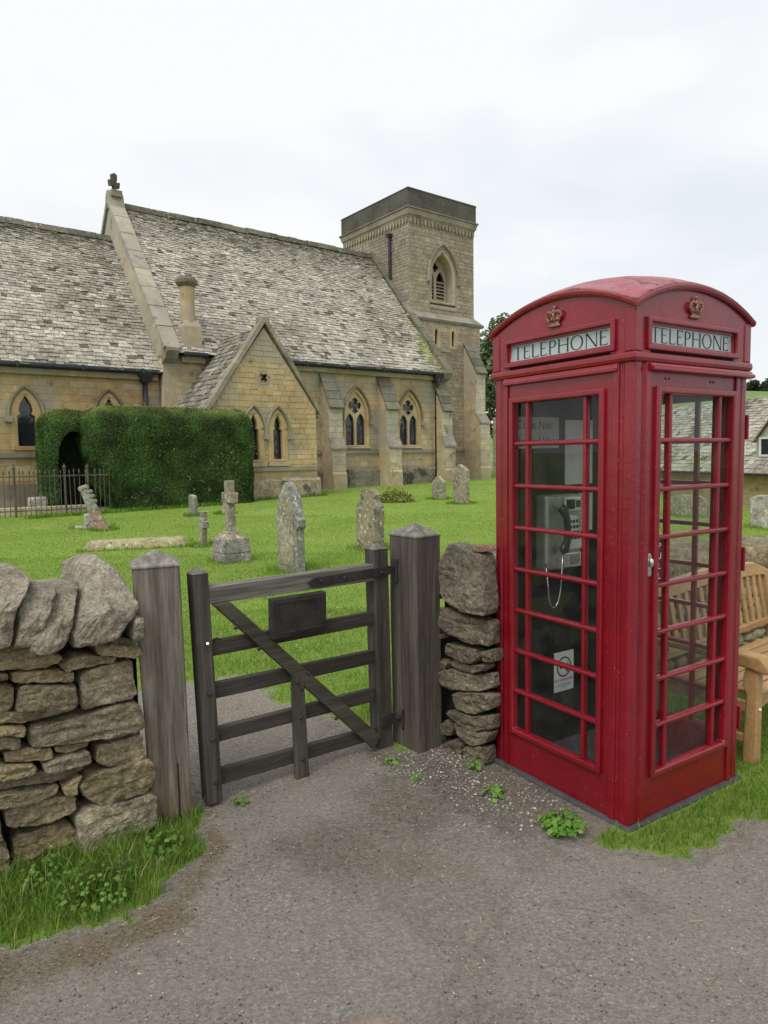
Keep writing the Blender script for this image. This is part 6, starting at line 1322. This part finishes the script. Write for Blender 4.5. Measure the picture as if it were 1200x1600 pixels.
def scatter_lawn():
    # density falls with distance; blades grow broader as they stand in for more of the sward
    Xs, Ys, hs, ws = [], [], [], []
    for (y0, y1, dens, w, h) in ((4.2, 7, 3600, .0045, .042), (7, 11, 1500, .0065, .035), (11, 17, 500, .010, .03), (17, 29, 130, .016, .026)):
        yy = np.arange(y0, y1, .5)
        for y in yy:
            xa, xb = -.60 * (y + .5) - .4, .62 * (y + .5) + .4; n = int((xb - xa) * .5 * dens)
            Xs.append(rng.uniform(xa, xb, n)); Ys.append(rng.uniform(y, y + .5, n)); hs.append(np.full(n, h)); ws.append(np.full(n, w))
    X, Y, h, w = map(np.concatenate, (Xs, Ys, hs, ws))
    G, D, T = masks(X, Y); m = (X - OX.x) * NX.x + (Y - OX.y) * NX.y - 20; s = (X - OX.x) * AX.x + (Y - OX.y) * AX.y; n_ = m + 20
    k = (G > rng.uniform(.25, .9, len(X))) & (m < -.12) & (n_ > .9) & ~((np.abs(s + 5.7) < 2.05) & (n_ < 3.2)) & ~((s > -11.6) & (s < -6.6) & (n_ < 3.9)) & (X < 9.5)
    X, Y, h, w = X[k], Y[k], h[k], w[k]
    big = fbm(X * .5, Y * .5, 77); h = h * (.6 + .8 * big) * rng.uniform(.6, 1.25, len(X))
    # longer grass along the path and the wall foot
    mm = m[k]; h *= 1 + 1.2 * np.exp(-((mm + .45) / .35) ** 2) * (rng.random(len(X)) < .5)
    med = fbm(X * 1.9, Y * 1.9, 55); C = colour_mix(len(X), GPAL, [.3, .38, .24, .08], .15) * (.42 + .62 * big + .52 * med)[:, None]; dry = (fbm(X * .8 + 3, Y * .8, 91) > .62) & (rng.random(len(X)) < .35); C[dry] = C[dry] * .4 + np.array([.26, .26, .10]) * .6
    o = blades('lawn_grass', X, Y, h, w, .7, C); tag(o, 'short green mown grass across the churchyard lawn', 'grass', kind='stuff')
scatter_lawn()
def scatter_verge():
    def region(name, label, x0, x1, y0, y1, n, hlo, hhi, w, pal, wts, sel):
        X = rng.uniform(x0, x1, n); Y = rng.uniform(y0, y1, n); G, D, T = masks(X, Y); m = (X - OX.x) * NX.x + (Y - OX.y) * NX.y - 20; S = (X - OX.x) * AX.x + (Y - OX.y) * AX.y - S0
        k = (G > rng.uniform(.15, .95, n)) & sel(S, m, X, Y); X, Y = X[k], Y[k]; q = fbm(X * 4, Y * 4, 5)
        h = rng.uniform(hlo, hhi, len(X)) * (.35 + 1.25 * q); C = colour_mix(len(X), pal, wts, .18) * (.75 + .5 * q)[:, None]
        o = blades(name, X, Y, h, np.full(len(X), w) * rng.uniform(.6, 1.3, len(X)), .8, C); tag(o, label, 'grass', kind='stuff')
    vp = [(.105, .20, .026), (.15, .27, .04), (.21, .33, .06), (.30, .31, .11), (.40, .34, .19)]
    region('verge_grass', 'long green grass at the foot of the left stone wall', -2.4, -.6, 1.9, 3.5, 26000, .035, .105, .0044, vp, [.28, .36, .22, .09, .05], lambda S, m, X, Y: (m > -.26) & (S < .3))
    kc, ks = math.cos(KROT), math.sin(KROT)
    def out_k(X, Y): dx, dy = X - KLOC.x, Y - KLOC.y; u, v = dx * kc + dy * ks, -dx * ks + dy * kc; return (np.abs(u) > KH + .035) | (np.abs(v) > KH + .035)
    region('kiosk_foot_grass', 'dense short grass at the near right foot of the kiosk', .7, 2.7, 2.2, 3.9, 36000, .018, .062, .0038, vp, [.28, .36, .26, .07, .03], lambda S, m, X, Y: (m > .42) & (S > 1.1) & out_k(X, Y))
    region('kiosk_verge_grass', 'green grass growing around the right foot of the kiosk', .75, 5.0, 2.3, 6.5, 26000, .03, .085, .005, vp, [.28, .36, .26, .07, .03], lambda S, m, X, Y: (m > .42) & (S > 1.1) & out_k(X, Y) & ((X > 2.7) | (Y > 3.9)))
scatter_verge()
def scatter_tufts():
    feet = [(-1.30, 9.46, .34), (-.243, 11.32, .34), (1.7, 21.1, .35), (2.2, 19.45, .35), (-2.33, 10.36, .3), (-3.19, 11.98, .22), (-5.95, 14.5, .25), (-6.4, 15.0, .4), (-4.78, 17.2, .22), (-4.08, 17.6, .25), (7.45, 13.2, .4), (6.93, 15.5, .45)]
    Xs, Ys, hs, ws = [], [], [], []
    for x, y, r_ in feet:
        n = 420; a_ = rng.uniform(0, 6.28, n); q = r_ * rng.uniform(.5, 1.25, n) ; Xs.append(x + np.cos(a_) * q); Ys.append(y + np.sin(a_) * q); k = y / 10; hs.append(rng.uniform(.04, .12, n)); ws.append(np.full(n, .006 * max(1, k)))
    n = 900; a_ = rng.uniform(-1, 1, n); sd = rng.choice([-1, 1], n); c_, s_ = math.cos(R(14)), math.sin(R(14)); u = a_ * .95; v = sd * rng.uniform(.3, .42, n); Xs.append(-4.36 + u * c_ - v * s_); Ys.append(12.02 + u * s_ + v * c_); hs.append(rng.uniform(.04, .11, n)); ws.append(np.full(n, .008))
    # wall feet and hedge foot
    n = 2600; S_ = rng.uniform(-13, -3.6, n); P = [cw(a_, rng.uniform(3.0, 3.25) if a_ > -7.6 else rng.uniform(3.75, 4.0)) for a_ in S_]; Xs.append(np.array([p.x for p in P])); Ys.append(np.array([p.y for p in P])); hs.append(rng.uniform(.05, .16, n)); ws.append(np.full(n, .016))
    X, Y, h, w = map(np.concatenate, (Xs, Ys, hs, ws)); o = blades('grass_tufts', X, Y, h, w, .7, colour_mix(len(X), [(.10, .20, .02), (.15, .28, .032), (.22, .33, .06)], None, .2)); tag(o, 'longer grass tufts around the feet of gravestones and hedge', 'grass', kind='stuff')
scatter_tufts()
def scatter_flowers():
    n = 260; Y = rng.uniform(5.5, 22, n) ; X = rng.uniform(-.55, .3, n) * Y; G, D, T = masks(X, Y); k = (G > .9) & (fbm(X * .9, Y * .9, 63) > .5); X, Y = X[k], Y[k]; n = len(X)
    r_ = rng.uniform(.006, .011, n); Z = gz(X, Y) + rng.uniform(.03, .05, n); a_ = np.arange(6) * np.pi / 3
    V = np.stack([X[:, None] + r_[:, None] * np.cos(a_), Y[:, None] + r_[:, None] * np.sin(a_), Z[:, None] + .002 * np.sin(a_ * 2)[None] * np.ones((n, 1))], -1).reshape(-1, 3)
    o = np_mesh('daisies', V, np.arange(6 * n).reshape(n, 6), colour_mix(n, [(.75, .75, .7), (.7, .55, .05)], [.75, .25]), M['blade']); tag(o, 'tiny daisies and yellow flowers dotted over the lawn', 'flowers', kind='stuff')
scatter_flowers()
def leafy(name, label, x, y, n, spread, hgt, lsz, seed, pal=((.11, .24, .032), (.15, .30, .045), (.20, .35, .07)), group=None):
    rr = random.Random(seed); z = gzf(x, y); t = tag(empty(name, (x, y, z)), label, 'weed', group); lv = MB(); st = MB()
    for i in range(n):
        a_ = rr.uniform(0, 6.28); r_ = spread * math.sqrt(rr.random()); h = hgt * (1 - .45 * (r_ / spread) ** 2) * rr.uniform(.45, 1.05)
        p = Vector((r_ * math.cos(a_), r_ * math.sin(a_), max(.008, h))); st.tube([(p.x * .25, p.y * .25, -.005), (p.x * .7, p.y * .7, p.z * .7), p], .0015, 4, (.09, .15, .03), cap=False)
        nrm = Vector((p.x * .9, p.y * .9 - .02, spread * 1.2)).normalized() + Vector((rr.uniform(-.4, .4), rr.uniform(-.4, .4), 0)); nrm.normalize()
        u = nrm.cross(Vector((rr.uniform(-1, 1), rr.uniform(-1, 1), .1))).normalized(); v = nrm.cross(u); s = lsz * rr.uniform(.55, 1.15); c = jit(rr.choice(pal), .12)
        rim = []
        lob = 11
        for k in range(lob): b = 2 * math.pi * k / lob; rad = s * (.5 + (.14 if k % 2 else -.10)) * (.9 + .2 * math.cos(b)); rim.append(p + (u * math.cos(b) + v * math.sin(b)) * rad - nrm * (rad * rad * 2.2))
        lv.add([p + nrm * .001] + rim, [(0, k + 1, (k + 1) % lob + 1) for k in range(lob)], c)
    lv.build('leaves', M['leaf'], t, fix=False); st.build('stems', M['leaf'], t, fix=False); return t
gp = lambda S, m: gw(S, m).xy
leafy('leafy_weed', 'bright green lobed weed at the near foot of the kiosk', *gp(1.27, .99), 120, .10, .09, .030, 3)
leafy('leafy_weed', 'small green weed left of the kiosk base, among pebbles', *gp(1.27, .58), 26, .07, .04, .028, 4)
leafy('leafy_weed', 'tiny green weed tucked against the far corner of the kiosk', *gp(1.40, .33), 14, .04, .06, .026, 6)
leafy('leafy_weed', 'small green sprig on the gravel below the right gate post', *gp(1.08, .22), 12, .035, .03, .02, 7)
leafy('leafy_weed', 'leafy green weed clump in the middle of the left verge', *gp(-.45, .16), 170, .17, .12, .019, 8, ((.09, .19, .025), (.13, .25, .035), (.17, .29, .055)))
leafy('leafy_weed', 'broad leaved weed at the foot of the left wall near the frame edge', *gp(-.62, -.06), 60, .1, .10, .024, 9, ((.09, .19, .025), (.13, .25, .035), (.17, .29, .055)))
leafy('leafy_weed', 'dandelion like weed below the left gate post', *gp(-.16, .02), 60, .10, .07, .024, 10, ((.09, .19, .025), (.13, .25, .035), (.17, .29, .055)))
leafy('leafy_weed', 'tiny green weed beside the foot of the shutting gate stile', *gp(.27, -.14), 16, .045, .035, .022, 11)
leafy('leafy_weed', 'flat green weed patch on gravel by the hanging stile', *gp(1.12, -.02), 18, .05, .025, .02, 12)
def scatter_bits():
    base_o = np.array([[1, 0, 0], [-1, 0, 0], [0, 1, 0], [0, -1, 0], [0, 0, 1], [0, 0, -1], [.62, .62, .35], [-.6, .6, .3]], float)
    octf = [(0, 2, 4), (2, 1, 4), (1, 3, 4), (3, 0, 4), (2, 0, 5), (1, 2, 5), (3, 1, 5), (0, 3, 5)]
    def peb(name, label, pts, smin, smax, pal, wts):
        n = len(pts); s = rng.uniform(smin, smax, n) ** 1; s = smin + (smax - smin) * rng.random(n) ** 2.2
        V = np.zeros((n, 6, 3)); a_ = rng.uniform(0, 6.28, n)
        for k in range(6): V[:, k] = base_o[k] * rng.uniform(.7, 1.15, (n, 1))
        V *= (s[:, None] * np.array([1, .75, .55]))[:, None, :]
        c, q = np.cos(a_)[:, None], np.sin(a_)[:, None]; x, y = V[:, :, 0] * c - V[:, :, 1] * q, V[:, :, 0] * q + V[:, :, 1] * c; V[:, :, 0], V[:, :, 1] = x, y
        V += np.stack([pts[:, 0], pts[:, 1], gz(pts[:, 0], pts[:, 1]) + s * .25], 1)[:, None, :]
        F = (np.array(octf)[None] + (np.arange(n) * 6)[:, None, None]).reshape(-1, 3); C = np.repeat(colour_mix(n, pal, wts, .2), 8, 0)
        o = np_mesh(name, V.reshape(-1, 3), F, C, M['pebble']); tag(o, label, 'gravel', kind='stuff')
    M['pebble'] = material('pebble', rough=.9, var=[(120, .7, 1.25)])
    def G2(S, m): P = [gw(a_, b_) for a_, b_ in zip(S, m)]; return np.array([(p.x, p.y) for p in P])
    kc, ks = math.cos(KROT), math.sin(KROT)
    n = 1500; S = np.concatenate([rng.normal(1.28, .13, n), rng.uniform(1.0, 1.5, 500)]); m = np.concatenate([rng.uniform(-.1, .95, n), rng.uniform(-.15, .3, 500)]); p = G2(S, m)
    dx, dy = p[:, 0] - KLOC.x, p[:, 1] - KLOC.y; u, v = dx * kc + dy * ks, -dx * ks + dy * kc; p = p[(np.abs(u) > KH + .03) | (np.abs(v) > KH + .03)]
    peb('pebbles', 'loose pale pebbles along the kiosk and right gate post', p, .0025, .0135, [(.26, .24, .205), (.34, .315, .27), (.15, .135, .11), (.46, .44, .39)], [.38, .24, .30, .08])
    n = 36000; X = rng.uniform(-1.9, 2.6, n); Y = rng.uniform(1.7, 5.2, n); Gm, D, T = masks(X, Y); k = Gm < .3; p = np.stack([X, Y], 1)[k]
    peb('lane_grit', 'fine grey grit scattered over the lane', p, .0015, .0065, [(.19, .175, .15), (.30, .275, .235), (.075, .07, .06), (.46, .43, .38)], [.36, .3, .24, .10])
    # straw and dry stems
    n = 5200; X = rng.uniform(-1.9, 2.2, n); Y = rng.uniform(1.8, 4.6, n); Gm, D, T = masks(X, Y); k = (T + .08 * (D > .3) + .025 > rng.random(n)) & (Gm < .5); X, Y = X[k], Y[k]; n = len(X)
    a_ = rng.uniform(0, 6.28, n); L_ = .010 + .05 * rng.random(n) ** 2; w = rng.uniform(.0006, .0013, n); ca, sa = np.cos(a_), np.sin(a_); Z = gz(X, Y) + .012
    def pt(t, s): return np.stack([X + ca * L_ * t - sa * w * s, Y + sa * L_ * t + ca * w * s, Z + np.abs(t) * 0.004], 1)
    V = np.stack([pt(-.5, -1), pt(.5, -1), pt(.5, 1), pt(-.5, 1)], 1).reshape(-1, 3); F = np.arange(4 * n).reshape(n, 4)
    o = np_mesh('straw', V, F, colour_mix(n, [(.36, .28, .15), (.28, .2, .1), (.45, .38, .24), (.16, .11, .06)]), M['pebble']); tag(o, 'dry straw and dead stems along the verge edge', 'straw', kind='stuff')
scatter_bits()
# iron drain cover at the bottom edge of the picture
def build_drain():
    P = gw(-.10, 1.405); t = tag(empty('drain_cover', (P.x, P.y, .008), R(20)), 'rusty round drain cover in the lane at the bottom edge', 'drain cover')
    mb = MB(); mb.lathe([(.17, -.02), (.17, .0), (.155, .003), (.02, .003)], 36); mb.build('rim', M['rust_cover'], t)
    for k in range(7):
        x = -.10 + k * .033; l = math.sqrt(max(0, .12 ** 2 - x * x)); mb = MB(); mb.box(x - .006, x + .006, -l, l, .0028, .0045); mb.build('slot', M['core'], t)
build_drain()
